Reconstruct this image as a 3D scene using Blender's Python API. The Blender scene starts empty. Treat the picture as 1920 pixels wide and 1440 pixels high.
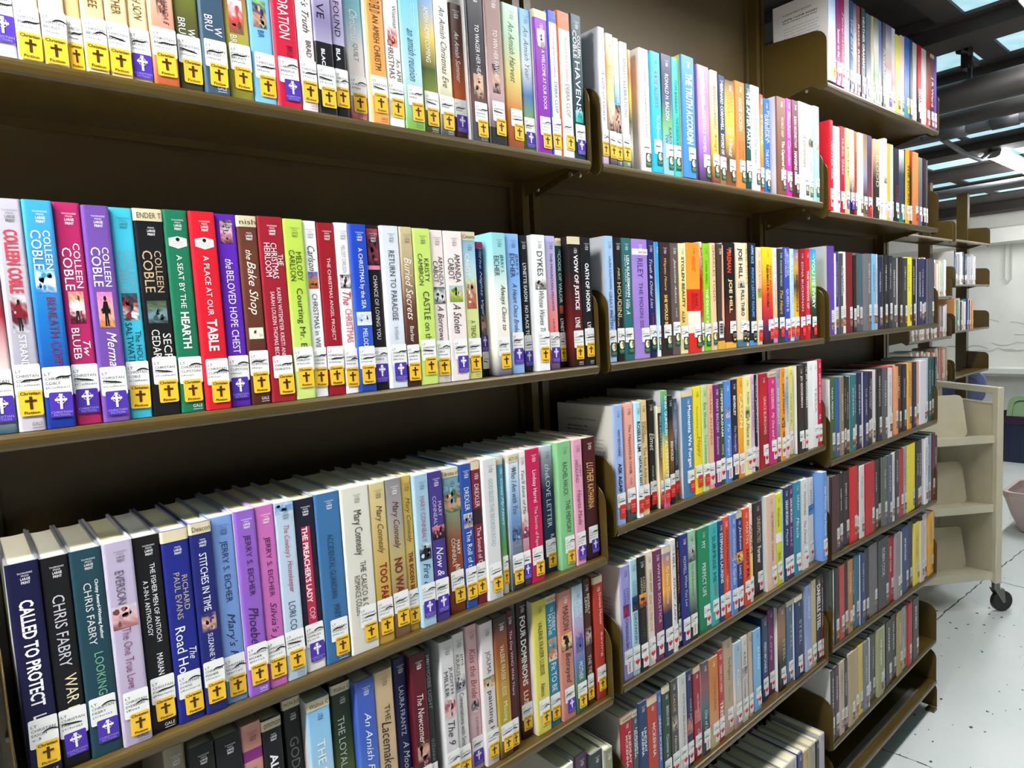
import bpy, bmesh, math, random
from mathutils import Vector, Matrix
R = random.Random(11)
scene = bpy.context.scene
COL = scene.collection

# ------------------------------------------------------------------ camera
cam_data = bpy.data.cameras.new('camera')
cam_data.sensor_width = 36.0
cam_data.lens = 36.0 * 1224.07 / 1920.0
cam_data.clip_start = 0.01
cam = bpy.data.objects.new('camera', cam_data)
COL.objects.link(cam)
cam.matrix_world = Matrix((
    (0.75775346, 0.09890302, -0.64500224, 0.00756),
    (-0.65035561, 0.03363721, -0.75888479, -0.79927),
    (-0.05335992, 0.9945284, 0.08981084, 1.55700),
    (0, 0, 0, 1)))
scene.camera = cam

# ------------------------------------------------------------------ exposure, ambient
scene.view_settings.view_transform = 'Standard'
scene.view_settings.look = 'None'
scene.view_settings.gamma = 1.0
scene.view_settings.use_curve_mapping = False
scene.view_settings.exposure = 0.0
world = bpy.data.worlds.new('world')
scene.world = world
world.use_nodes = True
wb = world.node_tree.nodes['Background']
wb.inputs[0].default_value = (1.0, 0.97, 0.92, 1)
# added fill on the spines, not page tops: world brightened only below horizon
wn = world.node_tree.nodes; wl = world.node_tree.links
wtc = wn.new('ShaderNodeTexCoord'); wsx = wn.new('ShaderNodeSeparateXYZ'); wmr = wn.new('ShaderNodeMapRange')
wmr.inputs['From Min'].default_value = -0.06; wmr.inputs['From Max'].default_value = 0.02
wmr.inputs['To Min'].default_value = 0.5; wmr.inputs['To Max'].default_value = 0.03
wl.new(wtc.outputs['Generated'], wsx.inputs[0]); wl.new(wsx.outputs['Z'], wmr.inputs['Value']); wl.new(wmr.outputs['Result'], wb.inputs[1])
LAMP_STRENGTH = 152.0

# ------------------------------------------------------------------ colours and materials
def lin(h):
    h = h.lstrip('#')
    return tuple(((int(h[i:i+2], 16)/255)/12.92 if int(h[i:i+2], 16)/255 <= 0.04045
                  else ((int(h[i:i+2], 16)/255+0.055)/1.055)**2.4) for i in (0, 2, 4))
def luma(c): return 0.2126*c[0]+0.7152*c[1]+0.0722*c[2]
def mix(a, b, t): return tuple(a[i]+(b[i]-a[i])*t for i in range(3))

def material(name, color, rough=0.5, metal=0.0, spec=0.5, emit=0.0, noise=None, bump=None, coat=0.0):
    m = bpy.data.materials.new(name); m.use_nodes = True
    nt = m.node_tree; b = nt.nodes['Principled BSDF']
    c = lin(color) if isinstance(color, str) else color
    b.inputs['Base Color'].default_value = (*c, 1)
    b.inputs['Roughness'].default_value = rough
    b.inputs['Metallic'].default_value = metal
    b.inputs['Specular IOR Level'].default_value = spec
    b.inputs['Coat Weight'].default_value = coat
    if emit:
        b.inputs['Emission Color'].default_value = (*c, 1)
        b.inputs['Emission Strength'].default_value = emit
    if noise or bump:
        tc = nt.nodes.new('ShaderNodeTexCoord')
    if noise:
        scale, c2, lo, hi = noise
        n = nt.nodes.new('ShaderNodeTexNoise'); n.inputs['Scale'].default_value = scale; n.inputs['Detail'].default_value = 6
        r = nt.nodes.new('ShaderNodeValToRGB')
        r.color_ramp.elements[0].position = lo; r.color_ramp.elements[1].position = hi
        r.color_ramp.elements[0].color = (*c, 1); r.color_ramp.elements[1].color = (*lin(c2), 1)
        nt.links.new(tc.outputs['Object'], n.inputs['Vector'])
        nt.links.new(n.outputs['Fac'], r.inputs['Fac'])
        nt.links.new(r.outputs['Color'], b.inputs['Base Color'])
        if emit: nt.links.new(r.outputs['Color'], b.inputs['Emission Color'])
    if bump:
        scale, strength, dist = bump
        n2 = nt.nodes.new('ShaderNodeTexNoise'); n2.inputs['Scale'].default_value = scale; n2.inputs['Detail'].default_value = 4
        bp = nt.nodes.new('ShaderNodeBump'); bp.inputs['Strength'].default_value = strength; bp.inputs['Distance'].default_value = dist
        nt.links.new(tc.outputs['Object'], n2.inputs['Vector'])
        nt.links.new(n2.outputs['Fac'], bp.inputs['Height'])
        nt.links.new(bp.outputs['Normal'], b.inputs['Normal'])
    return m

def painted(name, rough, coat, spec=0.5):
    """printed surfaces: the ink colours live in a colour attribute"""
    m = bpy.data.materials.new(name); m.use_nodes = True
    nt = m.node_tree; b = nt.nodes['Principled BSDF']
    at = nt.nodes.new('ShaderNodeAttribute'); at.attribute_name = 'Col'
    tc = nt.nodes.new('ShaderNodeTexCoord')
    n = nt.nodes.new('ShaderNodeTexNoise'); n.inputs['Scale'].default_value = 90; n.inputs['Detail'].default_value = 3
    mr = nt.nodes.new('ShaderNodeMapRange'); mr.inputs['To Min'].default_value = rough-0.1; mr.inputs['To Max'].default_value = rough+0.12
    nt.links.new(tc.outputs['Object'], n.inputs['Vector']); nt.links.new(n.outputs['Fac'], mr.inputs['Value'])
    nt.links.new(mr.outputs['Result'], b.inputs['Roughness'])
    nt.links.new(at.outputs['Color'], b.inputs['Base Color'])
    b.inputs['Coat Weight'].default_value = coat
    b.inputs['Coat Roughness'].default_value = 0.15
    b.inputs['Specular IOR Level'].default_value = spec
    return m

M = dict(
    jacket=painted('printed_jacket', 0.34, 0.03, 0.22),
    sticker=painted('printed_sticker', 0.5, 0.0, 0.3),
    paper=painted('book_pages', 0.85, 0.0, 0.15),
    steel=material('olive_enamel_steel', '483813', 0.30, 0.0, 0.5, noise=(9, '52421c', 0.3, 0.75), bump=(60, 0.05, 0.002), coat=0.15),
    panel=material('olive_back_panel', '48391d', 0.45, 0.0, 0.4, noise=(5, '524325', 0.3, 0.8), bump=(30, 0.05, 0.002)),
    slot=material('slot_black', '080706', 0.9),
    bolt=material('zinc_bolt', 'b8b4a8', 0.3, 0.9),
    strip=material('aluminium_strip', '9a9484', 0.35, 0.5),
    lens=material('lamp_lens', 'fdfdff', 0.5, emit=LAMP_STRENGTH),
    lens_far=material('rear_lamp_lens', 'fbfcff', 0.5, emit=80.0),
    lens_mid=material('mid_lamp_lens', 'fdfdff', 0.5, emit=LAMP_STRENGTH*0.38),
    lens_aisle=material('aisle_lamp_lens', 'fdfdff', 0.5, emit=LAMP_STRENGTH*0.29),
    fixture=material('fixture_enamel', '8d8a84', 0.4),
    beam=material('dark_beam_paint', '2b2522', 0.6, noise=(6, '332c28', 0.35, 0.7)),
    pipe=material('dark_pipe_paint', '2e2b29', 0.5, noise=(7, '383532', 0.3, 0.7)),
    conduit=material('grey_conduit', '55565a', 0.45, 0.2),
    glass=material('glass_floor_panel', '9cc6d2', 0.5, emit=1.0, noise=(14, 'b6dbe4', 0.35, 0.65)),
    floor=material('painted_concrete_floor', 'cfd4d0', 0.42, noise=(3.2, 'd9dcd7', 0.3, 0.7), bump=(16, 0.12, 0.004)),
    fleck=material('floor_chip', '4c4c48', 0.8),
    wall=material('whitewashed_wall', 'e2e2d8', 0.8, noise=(4, 'eaeae0', 0.3, 0.7), bump=(9, 0.3, 0.01)),
    cart=material('cart_beige_enamel', 'c6bda3', 0.4, noise=(12, 'cec5ab', 0.3, 0.75), bump=(70, 0.05, 0.001)),
    rubber=material('black_rubber', '141414', 0.45),
    chrome=material('caster_steel', '7a7872', 0.3, 0.8),
    navy_plastic=material('navy_tote_plastic', '262f4c', 0.4),
    plum_plastic=material('plum_tote_plastic', '3e2842', 0.4),
    green_plastic=material('green_lid_plastic', '7f9c6a', 0.45),
    blue_plastic=material('blue_lid_plastic', '5c648a', 0.45),
    black_plastic=material('black_plastic', '17161a', 0.5),
    tub=material('pale_pink_plastic', 'bfa9a3', 0.5),
    cord=material('white_cord', 'c8c8c0', 0.6),
)

# ------------------------------------------------------------------ mesh helpers
class MB:
    """collects polygons; build() links them as ONE mesh object"""
    def __init__(s): s.v = []; s.f = []; s.c = []; s.m = []
    def add(s, vs, fs, col=None, mi=0):
        o = len(s.v); s.v += [tuple(p) for p in vs]
        for f in fs:
            s.f.append([i+o for i in f]); s.c.append(col); s.m.append(mi)
    def quad(s, p, cols, mi=0):
        o = len(s.v); s.v += [tuple(q) for q in p]; s.f.append([o+i for i in range(len(p))]); s.c.append(cols); s.m.append(mi)
    def box(s, x0, x1, y0, y1, z0, z1, col=None, mi=0):
        vs = [(x, y, z) for z in (z0, z1) for y in (y0, y1) for x in (x0, x1)]
        s.add(vs, [(0,2,3,1), (4,5,7,6), (0,1,5,4), (2,6,7,3), (0,4,6,2), (1,3,7,5)], col, mi)
    def prism(s, poly, axis, a, b, col=None, mi=0):
        """poly in the two other axes (in x,y,z order), extruded along axis from a to b"""
        def P(u, w, t): return (t, u, w) if axis == 0 else ((u, t, w) if axis == 1 else (u, w, t))
        n = len(poly); vs = [P(u, w, a) for u, w in poly]+[P(u, w, b) for u, w in poly]
        fs = [tuple(range(n))[::-1], tuple(range(n, 2*n))]+[(i, (i+1) % n, n+(i+1) % n, n+i) for i in range(n)]
        s.add(vs, fs, col, mi)
    def ribbon(s, path, th, axis, a, b, mi=0):
        """bent sheet: an open path thickened by th to its left, extruded along axis"""
        n = len(path); off = []
        for i in range(n):
            d = Vector((0, 0))
            if i > 0: d += (Vector(path[i])-Vector(path[i-1])).normalized()
            if i < n-1: d += (Vector(path[i+1])-Vector(path[i])).normalized()
            d.normalize(); off.append((path[i][0]-d.y*th, path[i][1]+d.x*th))
        s.prism(list(path)+off[::-1], axis, a, b, None, mi)
    def tube(s, pts, r, n=10, col=None, mi=0, caps=True):
        pts = [Vector(p) for p in pts]; rings = []; up = None
        for i, p in enumerate(pts):
            d = (pts[min(i+1, len(pts)-1)]-pts[max(i-1, 0)]).normalized()
            if up is None:
                up = Vector((0, 0, 1)) if abs(d.z) < 0.9 else Vector((1, 0, 0))
            a = d.cross(up).normalized(); b = a.cross(d).normalized(); up = b
            rr = r[i] if isinstance(r, (list, tuple)) else r
            rings.append([p+a*math.cos(2*math.pi*k/n)*rr+b*math.sin(2*math.pi*k/n)*rr for k in range(n)])
        vs = [q for g in rings for q in g]; fs = []
        for i in range(len(rings)-1):
            for k in range(n):
                fs.append((i*n+k, i*n+(k+1) % n, (i+1)*n+(k+1) % n, (i+1)*n+k))
        if caps: fs += [tuple(range(n))[::-1], tuple(range((len(rings)-1)*n, len(rings)*n))]
        s.add(vs, fs, col, mi)
    def build(s, name, mats, parent=None, smooth=False, loc=None):
        me = bpy.data.meshes.new(name); me.from_pydata(s.v, [], s.f)
        if not isinstance(mats, (list, tuple)): mats = [mats]
        for m in mats: me.materials.append(m)
        if any(s.m): me.polygons.foreach_set('material_index', s.m)
        if any(c is not None for c in s.c):
            at = me.color_attributes.new('Col', 'FLOAT_COLOR', 'CORNER'); buf = []
            for f, c in zip(s.f, s.c):
                if c is None: c = (0.5, 0.5, 0.5)
                if isinstance(c[0], (int, float)): buf += [c[0], c[1], c[2], 1.0]*len(f)
                else:
                    for q in c: buf += [q[0], q[1], q[2], 1.0]
            at.data.foreach_set('color', buf)
        if smooth: me.polygons.foreach_set('use_smooth', [True]*len(me.polygons))
        me.update()
        o = bpy.data.objects.new(name, me); COL.objects.link(o)
        if parent: o.parent = parent
        if loc: o.location = loc
        return o
def place(name, me, parent, loc=(0, 0, 0), sc=(1, 1, 1)):
    o = bpy.data.objects.new(name, me); COL.objects.link(o); o.parent = parent; o.location = loc; o.scale = sc
    return o
def empty(name, loc=(0, 0, 0), rz=0.0):
    o = bpy.data.objects.new(name, None); o.empty_display_size = 0.05; COL.objects.link(o)
    o.location = loc; o.rotation_euler = (0, 0, rz); return o
def tag(o, label, cat, group=None, kind=None):
    o['label'] = label; o['category'] = cat
    if group: o['group'] = group
    if kind: o['kind'] = kind
    return o
def struct(o): o['kind'] = 'structure'; return o
def rrect(x0, x1, z0, z1, r, n=3):
    pts = []
    for cx, cz, a0 in ((x1-r, z1-r, 0), (x0+r, z1-r, 90), (x0+r, z0+r, 180), (x1-r, z0+r, 270)):
        for k in range(n+1):
            a = math.radians(a0+90*k/n); pts.append((cx+r*math.cos(a), cz+r*math.sin(a)))
    return pts
def bevel(o, w, seg=2):
    m = o.modifiers.new('bevel', 'BEVEL'); m.width = w; m.segments = seg; m.limit_method = 'ANGLE'; m.angle_limit = 0.6
    return o

# lettering: outlines of the built-in face, cached, fitted to the unit square
TXT = {}
def lettering(s, style='n'):
    k = (s, style)
    if k in TXT: return TXT[k]
    cu = bpy.data.curves.new('lettering', 'FONT'); cu.body = s; cu.resolution_u = 2
    if style == 'b': cu.offset = 0.025
    if style == 'i': cu.shear = 0.35
    cu.fill_mode = 'FRONT'
    ob = bpy.data.objects.new('lettering', cu); me = bpy.data.meshes.new_from_object(ob)
    vs = [(v.co.x, v.co.y) for v in me.vertices]; fs = [tuple(p.vertices) for p in me.polygons]
    bpy.data.objects.remove(ob); bpy.data.curves.remove(cu); bpy.data.meshes.remove(me)
    if not vs: TXT[k] = ([], [], 1.0); return TXT[k]
    x0 = min(v[0] for v in vs); x1 = max(v[0] for v in vs); y0 = min(v[1] for v in vs); y1 = max(v[1] for v in vs)
    w = max(x1-x0, 1e-6); h = max(y1-y0, 1e-6)
    TXT[k] = ([((a-x0)/w, (b-y0)/h) for a, b in vs], fs, w/h)
    return TXT[k]
def write(mb, s, style, col, x0, x1, z0, z1, y, down=False):
    """letters on a face looking to -y; down = reading from top to bottom"""
    vs, fs, _ = lettering(s, style)
    if down: mb.add([(x0+b*(x1-x0), y, z1-a*(z1-z0)) for a, b in vs], fs, col)
    else: mb.add([(x0+a*(x1-x0), y, z0+b*(z1-z0)) for a, b in vs], fs, col)

P = 0.914

# ------------------------------------------------------------------ the room
mb = MB()
mb.box(-2.2, 8.35, -2.1, 4.2, -0.12, 0.0)
rf = random.Random(4)
def crack(pts, w):
    """a chipped joint between the slabs"""
    L = []
    for (x0, y0), (x1, y1) in zip(pts, pts[1:]):
        n = max(2, int(math.hypot(x1-x0, y1-y0)/0.03))
        for i in range(n): L.append((x0+(x1-x0)*i/n+rf.uniform(-.004, .004), y0+(y1-y0)*i/n+rf.uniform(-.004, .004)))
    L.append(pts[-1])
    for (a, b), (c, d) in zip(L, L[1:]):
        t = Vector((c-a, d-b)).normalized(); k = w*rf.uniform(.5, 1.3)
        mb.quad([(a+t.y*k, b-t.x*k, .0006), (c+t.y*k, d-t.x*k, .0006), (c-t.y*k, d+t.x*k, .0006), (a-t.y*k, b+t.x*k, .0006)], None, 1)
crack([(2.0, .262), (3.57, .245), (4.27, .215), (4.94, .176), (7.2, .12)], .0028)
crack([(2.352, .30), (2.356, .012), (2.366, -.083), (2.40, -2.2)], .0026)
crack([(4.276, .147), (4.262, .04), (4.25, -1.8)], .0022)
crack([(6.1, 1.2), (6.05, -1.0)], .002)
for i in range(230):
    x, y = rf.uniform(2.3, 7.2), rf.uniform(-.55, 1.5)
    if i < 70: x, y = rf.uniform(2.3, 4.0), rf.uniform(-.25, .25)
    r = rf.choice((.0025, .0035, .005, .008)); n = 7
    mb.add([(x+r*rf.uniform(.5, 1.3)*math.cos(6.283*k/n), y+r*rf.uniform(.4, 1.0)*math.sin(6.283*k/n), .0007) for k in range(n)], [tuple(range(n))], None, 1)
floor = struct(mb.build('floor', [M['floor'], M['fleck']]))

# wall beyond the shelving
mb = MB(); mb.box(8.2, 8.4, -3.2, 4.2, 0, 2.56)
for i in range(7):                                                    # whitewash cracks
    y0 = rf.uniform(.4, 1.2); z0 = rf.uniform(.95, 1.35)
    pts = [(8.197, y0+k*.07, z0+rf.uniform(-.025, .025)) for k in range(7)]
    mb.tube(pts, .003, 5, None, 1)
struct(mb.build('wall_end', [M['wall'], M['cord']]))
mb = MB(); mb.prism([(8.06, .85), (8.2, .86), (8.2, .77), (8.10, .77), (8.06, .80)], 1, -3.0, 4.0)
struct(mb.build('trim_1', M['wall']))                                  # ledge
mb = MB(); mb.prism([(8.02, 2.12), (8.02, 2.26), (8.08, 2.28), (8.2, 2.28), (8.2, 2.10)], 1, -3.0, 4.0)
struct(mb.build('trim_2', M['wall']))                                  # boxed pipe
mb = MB(); mb.box(7.9, 8.2, -3.2, 4.2, 2.42, 2.56)
struct(mb.build('trim_3', M['beam']))
mb = MB(); mb.tube([(8.17, .955, 2.10), (8.17, .957, 1.75), (8.17, .985, 1.72), (8.17, 1.01, 1.76), (8.17, 1.012, 2.10)], .006, 6)
tag(mb.build('wall_cord', M['cord']), 'thin white cord looping down the pale end wall', 'cord')

# glass-floored deck overhead: dark steel grid with lit glass panels
mb = MB(); mb.box(-2.2, 8.35, -3.2, 4.2, 2.53, 2.62)
XS = [(-1.9, -1.5), (-1.1, -.7), (-.3, .1), (.5, .9), (1.3, 1.6), (1.85, 2.15), (2.3, 2.67), (2.97, 3.24), (3.62, 3.98), (4.46, 4.70), (5.15, 5.54), (6.09, 6.40), (7.0, 7.30)]
YS = [(-2.4, -1.9), (-1.7, -1.2), (-1.0, -.6), (-.5, -.09), (-.01, .42), (.45, .86), (.93, 1.4), (1.6, 2.1), (2.4, 3.0)]
gx = sorted(v for p in XS for v in p); gy = sorted(v for p in YS for v in p)
ex = [-2.2]+gx+[8.35]; ey = [-3.2]+gy+[4.2]
for i in range(0, len(ex), 2): mb.box(ex[i], ex[i+1], -3.2, 4.2, 2.50, 2.53)
for i in range(0, len(ey), 2): mb.box(-2.2, 8.35, ey[i], ey[i+1], 2.501, 2.53)
struct(mb.build('ceiling', M['beam']))
n = 0
for i, (a, b) in enumerate(XS):
    for c, d in YS:
        if (a < 2.9 and c > -.3) or d < -1.1 and a > 4: continue
        n += 1; mb = MB(); mb.box(a-.002, b+.002, c-.002, d+.002, 2.512, 2.529)
        struct(mb.build('window_%d' % n, M['glass']))
for k, (a, b) in enumerate(((2.71, 2.86), (3.30, 3.48), (4.12, 4.32), (4.80, 5.00), (5.62, 5.86), (6.5, 6.75), (.12, .3), (1.0, 1.2))):
    mb = MB(); mb.box(a, b, -3.2, 4.2, 2.455, 2.503); mb.box(a+.4*(b-a), a+.6*(b-a), -3.2, 4.2, 2.46, 2.52)
    struct(mb.build('trim_%d' % (k+4), M['beam']))

# pipes under the deck
def pipe(x, z, r, y0, y1, mat, label, joints=(), name='pipe', jr=1.25):
    t = empty(name, (x, y0, z))
    mb = MB(); mb.tube([(0, 0, 0), (0, y1-y0, 0)], r, 20); mb.build('pipe_run', mat, t, True)
    for j in joints:
        mb = MB(); mb.tube([(0, j-y0-.045, 0), (0, j-y0+.045, 0)], r*jr, 20); o = mb.build('coupling', mat, t, True)
        mb = MB(); mb.box(-.012, .012, j-y0-.008, j-y0+.008, r*jr*.9, r*jr+.014); mb.build('coupling_bolt', M['bolt'], o)
    return tag(t, label, 'pipe')
pipe(3.0, 2.332, .052, -2.6, 3.4, M['pipe'], 'thick dark pipe under the ceiling held by a beam clamp')
pipe(3.16, 2.285, .031, -2.6, 3.4, M['pipe'], 'thin dark pipe running just below the thick pipe')
pipe(3.32, 2.272, .019, -2.6, 3.4, M['conduit'], 'grey jointed pipe with clamped couplings, lowest of the nearer pipes', (-.06, .12), 'jointed_pipe', 1.5)
pipe(5.2, 2.29, .020, -2.6, 3.4, M['conduit'], 'thin grey conduit crossing above the rear shelving post', (), 'conduit_pipe')
t = empty('beam_clamp', (3.0, -.02, 2.385))
mb = MB(); mb.box(-.03, .03, -.002, .022, .035, .12); mb.box(-.045, .045, -.018, .018, .05, .07); mb.build('clamp_body', M['black_plastic'], t)
mb = MB(); mb.tube([(0, 0, -.004), (0, 0, .06)], .008, 8); mb.build('hanger_rod', M['black_plastic'], t)
mb = MB(); mb.tube([(-.035, .0, .085), (-.075, .012, .085)], .007, 8); mb.tube([(-.07, .01, .085), (-.085, .014, .085)], .012, 8); mb.build('clamp_screw', M['black_plastic'], t)
tag(t, 'black steel beam clamp gripping the beam above the thick pipe', 'clamp')
mb = MB(); pts = [(3.45, .28, 2.37), (3.7, .27, 2.33), (4.1, .29, 2.32), (4.55, .33, 2.35), (4.93, .365, 2.455)]
mb.tube(pts, .012, 8)
tag(mb.build('flexible_conduit', M['conduit'], None, True), 'curved grey flexible conduit feeding the ceiling lamp past the pipes', 'conduit')

# strip lamps
def lamp(x0, x1, y, z, label, w=.062, trough=False, lens='lens'):
    t = empty('strip_lamp', (x0, y, z))
    L = x1-x0
    if trough:                                                         # open trough: tube light leaves downwards only
        mb = MB(); mb.prism([(-w-.012, .065), (-w-.012, -.002), (-w-.009, -.002), (-w-.009, .058), (w+.009, .058), (w+.009, -.002), (w+.012, -.002), (w+.012, .065)], 0, 0, L); mb.build('housing', M['fixture'], t)
        mb = MB(); mb.box(.02, L-.02, -w, w, .018, .022); mb.build('lens', M[lens], t)
        for s in (0, 1):
            mb = MB(); mb.box(s*(L-.006), s*(L-.006)+.006, -w-.009, w+.009, -.002, .058); mb.build('end_cap', M['fixture'], t)
    else:
        mb = MB(); mb.box(0, L, -w*.75, w*.75, .022, .065); bevel(mb.build('housing', M['fixture'], t), .004)
        mb = MB(); mb.prism([(-w, .022), (-w*.85, .003), (-w*.4, -.006), (w*.4, -.006), (w*.85, .003), (w, .022)], 0, .02, L-.02); mb.build('lens', M['lens_far'], t)
        for s in (0, 1):
            mb = MB(); mb.prism([(-w*1.05, .03), (-w*.9, 0), (-w*.4, -.01), (w*.4, -.01), (w*.9, 0), (w*1.05, .03)], 0, s*(L-.02), s*(L-.02)+.02); mb.build('end_cap', M['fixture'], t)
    return tag(t, label, 'lamp', 'strip lamps under the deck')
lamp(-1.75, -.12, -.34, 2.435, 'lit strip lamp over the aisle left of the near bay of shelves', .062, True)
lamp(.95, 2.15, -.42, 2.435, 'lit strip lamp over the aisle above the middle bay of shelves', .062, True, 'lens_mid')
lamp(2.50, 3.70, -.34, 2.435, 'lit strip lamp over the aisle just past the far bay', .062, True, 'lens_aisle')
lamp(4.93, 6.30, .365, 2.425, 'lit strip lamp beyond the pipes, fed by the flexible conduit', .042)
lamp(6.8, 7.8, .365, 2.425, 'lit strip lamp nearest the pale end wall', .042)

# ------------------------------------------------------------------ shelving
def shelf_profile(d=.20, h=.0165):
    return [(d, -.012), (d, 0), (.005, 0), (.0022, -.0012), (.0004, -.0042), (0, -.008), (.0008, -.0135), (.003, -.0162), (.016, -.0165)]
def bracket_poly(d=.20, top=.137, back=.15):
    pts = [(d, back), (d, -.036), (.045, -.002)]
    for k in range(5): a = math.radians(265-85*k/4); pts.append((.018+.018*math.cos(a), -.003+.018*math.sin(a)))
    for k in range(6): a = math.radians(180-88*k/5); pts.append((.036+.036*math.cos(a), top-.036+.036*math.sin(a)))
    return pts
def book_shelf(x0, x1, y, z, label, group, tilt=0.0, d=.20, bolts=True, brackets=(1, 1), mat='steel', facing=1):
    t = empty('book_shelf', (x0, y, z)); L = x1-x0
    t.rotation_euler = (0, -math.atan2(tilt, L), 0)
    mb = MB(); mb.ribbon([(d-(d-a), b) for a, b in shelf_profile(d)], .0012, 0, .0016, L-.0016)
    mb.build('shelf_board', M[mat], t)
    for s in (0, 1):
        if not brackets[s]: continue
        mb = MB(); X = 0 if s == 0 else L
        mb.prism(bracket_poly(d), 0, X-(.0016 if s == 0 else 0), X+(.0016 if s else 0))
        br = bevel(mb.build('end_bracket', M[mat], t), .0005, 1)
        if bolts:
            for yy, zz in ((.055, -.013), (.17, -.018)):
                mb = MB(); sg = -1 if s == 0 else 1
                mb.tube([(X+sg*.0016, yy, zz), (X+sg*.005, yy, zz)], [.0045, .0035], 8); mb.build('bolt', M['bolt'], br)
    return tag(t, label, 'shelf', group)
G = .0150
ZS = {'1A': 1.8401, '1B': 1.4767, '1C': 1.1157, '1D': 0.8401, '2A': 1.8404, '2B': 1.4775, '2C': 1.1681, '2D': 0.8525, '2E': 0.5626, '3A': 2.16, '3B': 1.8212, '3C': 1.4819, '3D': 1.1289, '3E': 0.8448, '3F': 0.5667, '3G': 0.2844, '3H': 0.1211, '1E': 0.512, '2F': 0.121}
TILT = {'2C': [0.9314, 1.1628, 1.8166, 1.1823], '2D': [0.9341, 0.8484, 1.806, 0.8598], '3E': [1.8397, 0.8553, 2.7296, 0.8285], '3F': [1.8353, 0.582, 2.725, 0.5473]}
ORD = ['top', 'second', 'third', 'fourth', 'fifth', 'sixth', 'seventh', 'lowest']
BAY = ['near', 'middle', 'far']
for b in range(3):
    keys = sorted(k for k in ZS if k[0] == str(b+1))
    for i, k in enumerate(keys):
        if k in ('2F', '3H'): continue
        z = ZS[k]; x0 = b*P+G; x1 = (b+1)*P-G; tl = 0
        if k in TILT:
            a, za, c, zc = TILT[k]; z = za+(zc-za)*(x0-a)/(c-a); tl = (zc-za)/(c-a)*(x1-x0)
        nm = ORD[i]
        book_shelf(x0, x1, 0, z, '%s olive steel shelf from the top in the %s bay, under its row of books' % (nm, BAY[b]) if i else
                   'topmost olive steel shelf of the %s bay, nearest the ceiling' % BAY[b], 'steel shelves of the long bookcase', tl)

unit = empty('shelving_unit', (0, .2, 0))
for j in range(4):
    mb = MB(); x = j*P
    prof = [(x-.024, .245), (x-.024, .178), (x-.006, .178), (x-.006, .196), (x+.006, .196), (x+.006, .178), (x+.024, .178), (x+.024, .245)]
    mb.prism([(a, c-.2) for a, c in prof], 2, .0, 2.5)
    zz = .15
    while zz < 2.45:
        for s in (-.0165, .0115): mb.box(x+s-.0022, x+s+.0072-.0022, -.0026, -.0215, zz, zz+.0135, None, 1)
        zz += .0254
    up = mb.build('upright', [M['steel'], M['slot']], unit)
    for zz in (.4, .95, 1.61, 2.13, 2.30):
        mb = MB(); mb.tube([(x+.018, -.002, zz), (x+.018, -.027, zz)], [.005, .004], 8); mb.build('bolt', M['bolt'], up)
for b in range(3):
    mb = MB(); mb.box(b*P+.03, (b+1)*P-.03, .012, .016, .05, 2.5 if b < 2 else 2.33)
    mb.box(b*P+.024, b*P+.034, .002, .016, .05, 2.5 if b < 2 else 2.33); mb.box((b+1)*P-.034, (b+1)*P-.024, .002, .016, .05, 2.5 if b < 2 else 2.33)
    mb.build('back_panel', M['panel'], unit)
    mb = MB(); z = .121
    mb.ribbon([(.0, z-.012), (.0, z), (-.195, z), (-.1985, z-.0015), (-.2, z-.005), (-.2, z-.014), (-.1985, z-.0165), (-.185, z-.017)], .0012, 0, b*P+.006, (b+1)*P-.006)
    bs = mb.build('base_shelf', M['steel'], unit)
    mb = MB(); mb.prism([(-.176, z+.0002), (-.176, z+.007), (-.1745, z+.007), (-.1745, z+.0022), (-.150, z+.0022), (-.150, z+.0002)], 0, b*P+.05, (b+1)*P-.13)
    mb.build('label_holder', M['strip'], bs)
for b in range(3):
    for s in (0, 1):
        mb = MB(); X = b*P+(.0135 if s == 0 else P-.0135)
        mb.prism([(a-.2, c+.121) for a, c in bracket_poly(.2, .125, .135)], 0, X-.0008, X+.0008); mb.build('end_bracket', M['steel'], unit)
for j in range(4):
    mb = MB(); x = j*P+(-.006 if j == 3 else .0)
    mb.prism([(.0, 0.01), (.0, .115)]+[(-.165+.035*math.cos(math.radians(90+a)), .08+.035*math.sin(math.radians(90+a))) for a in (0, 22, 45, 67, 90)]+[(-.2, .012), (-.17, .01)], 0, x, x+.0025)
    mb.prism([(-.17, .0), (-.17, .008), (-.198, .008), (-.2, .0)], 0, x-.03, x+.004)
    mb.build('base_bracket', M['steel'], unit)
# the neighbouring bay to the left carries its shelves on the same frame
mb = MB(); mb.prism([(a-P, c-.2) for a, c in [(-.024, .245), (-.024, .178), (.024, .178), (.024, .245)]], 2, 0, 2.5); mb.build('upright', M['steel'], unit)
mb = MB(); mb.box(-P+.03, -.03, .012, .016, .05, 2.5); mb.build('back_panel', M['panel'], unit)
for z in (ZS['1A'], ZS['1B'], ZS['1C'], ZS['1D'], ZS['1E'], .16):
    mb = MB(); mb.ribbon([(a-.2, c+z) for a, c in shelf_profile()], .0012, 0, -P+.016, -.016); mb.build('side_shelf', M['steel'], unit)
tag(unit, 'long olive brown steel bookcase frame of three bays with slotted posts', 'bookcase')

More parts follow.
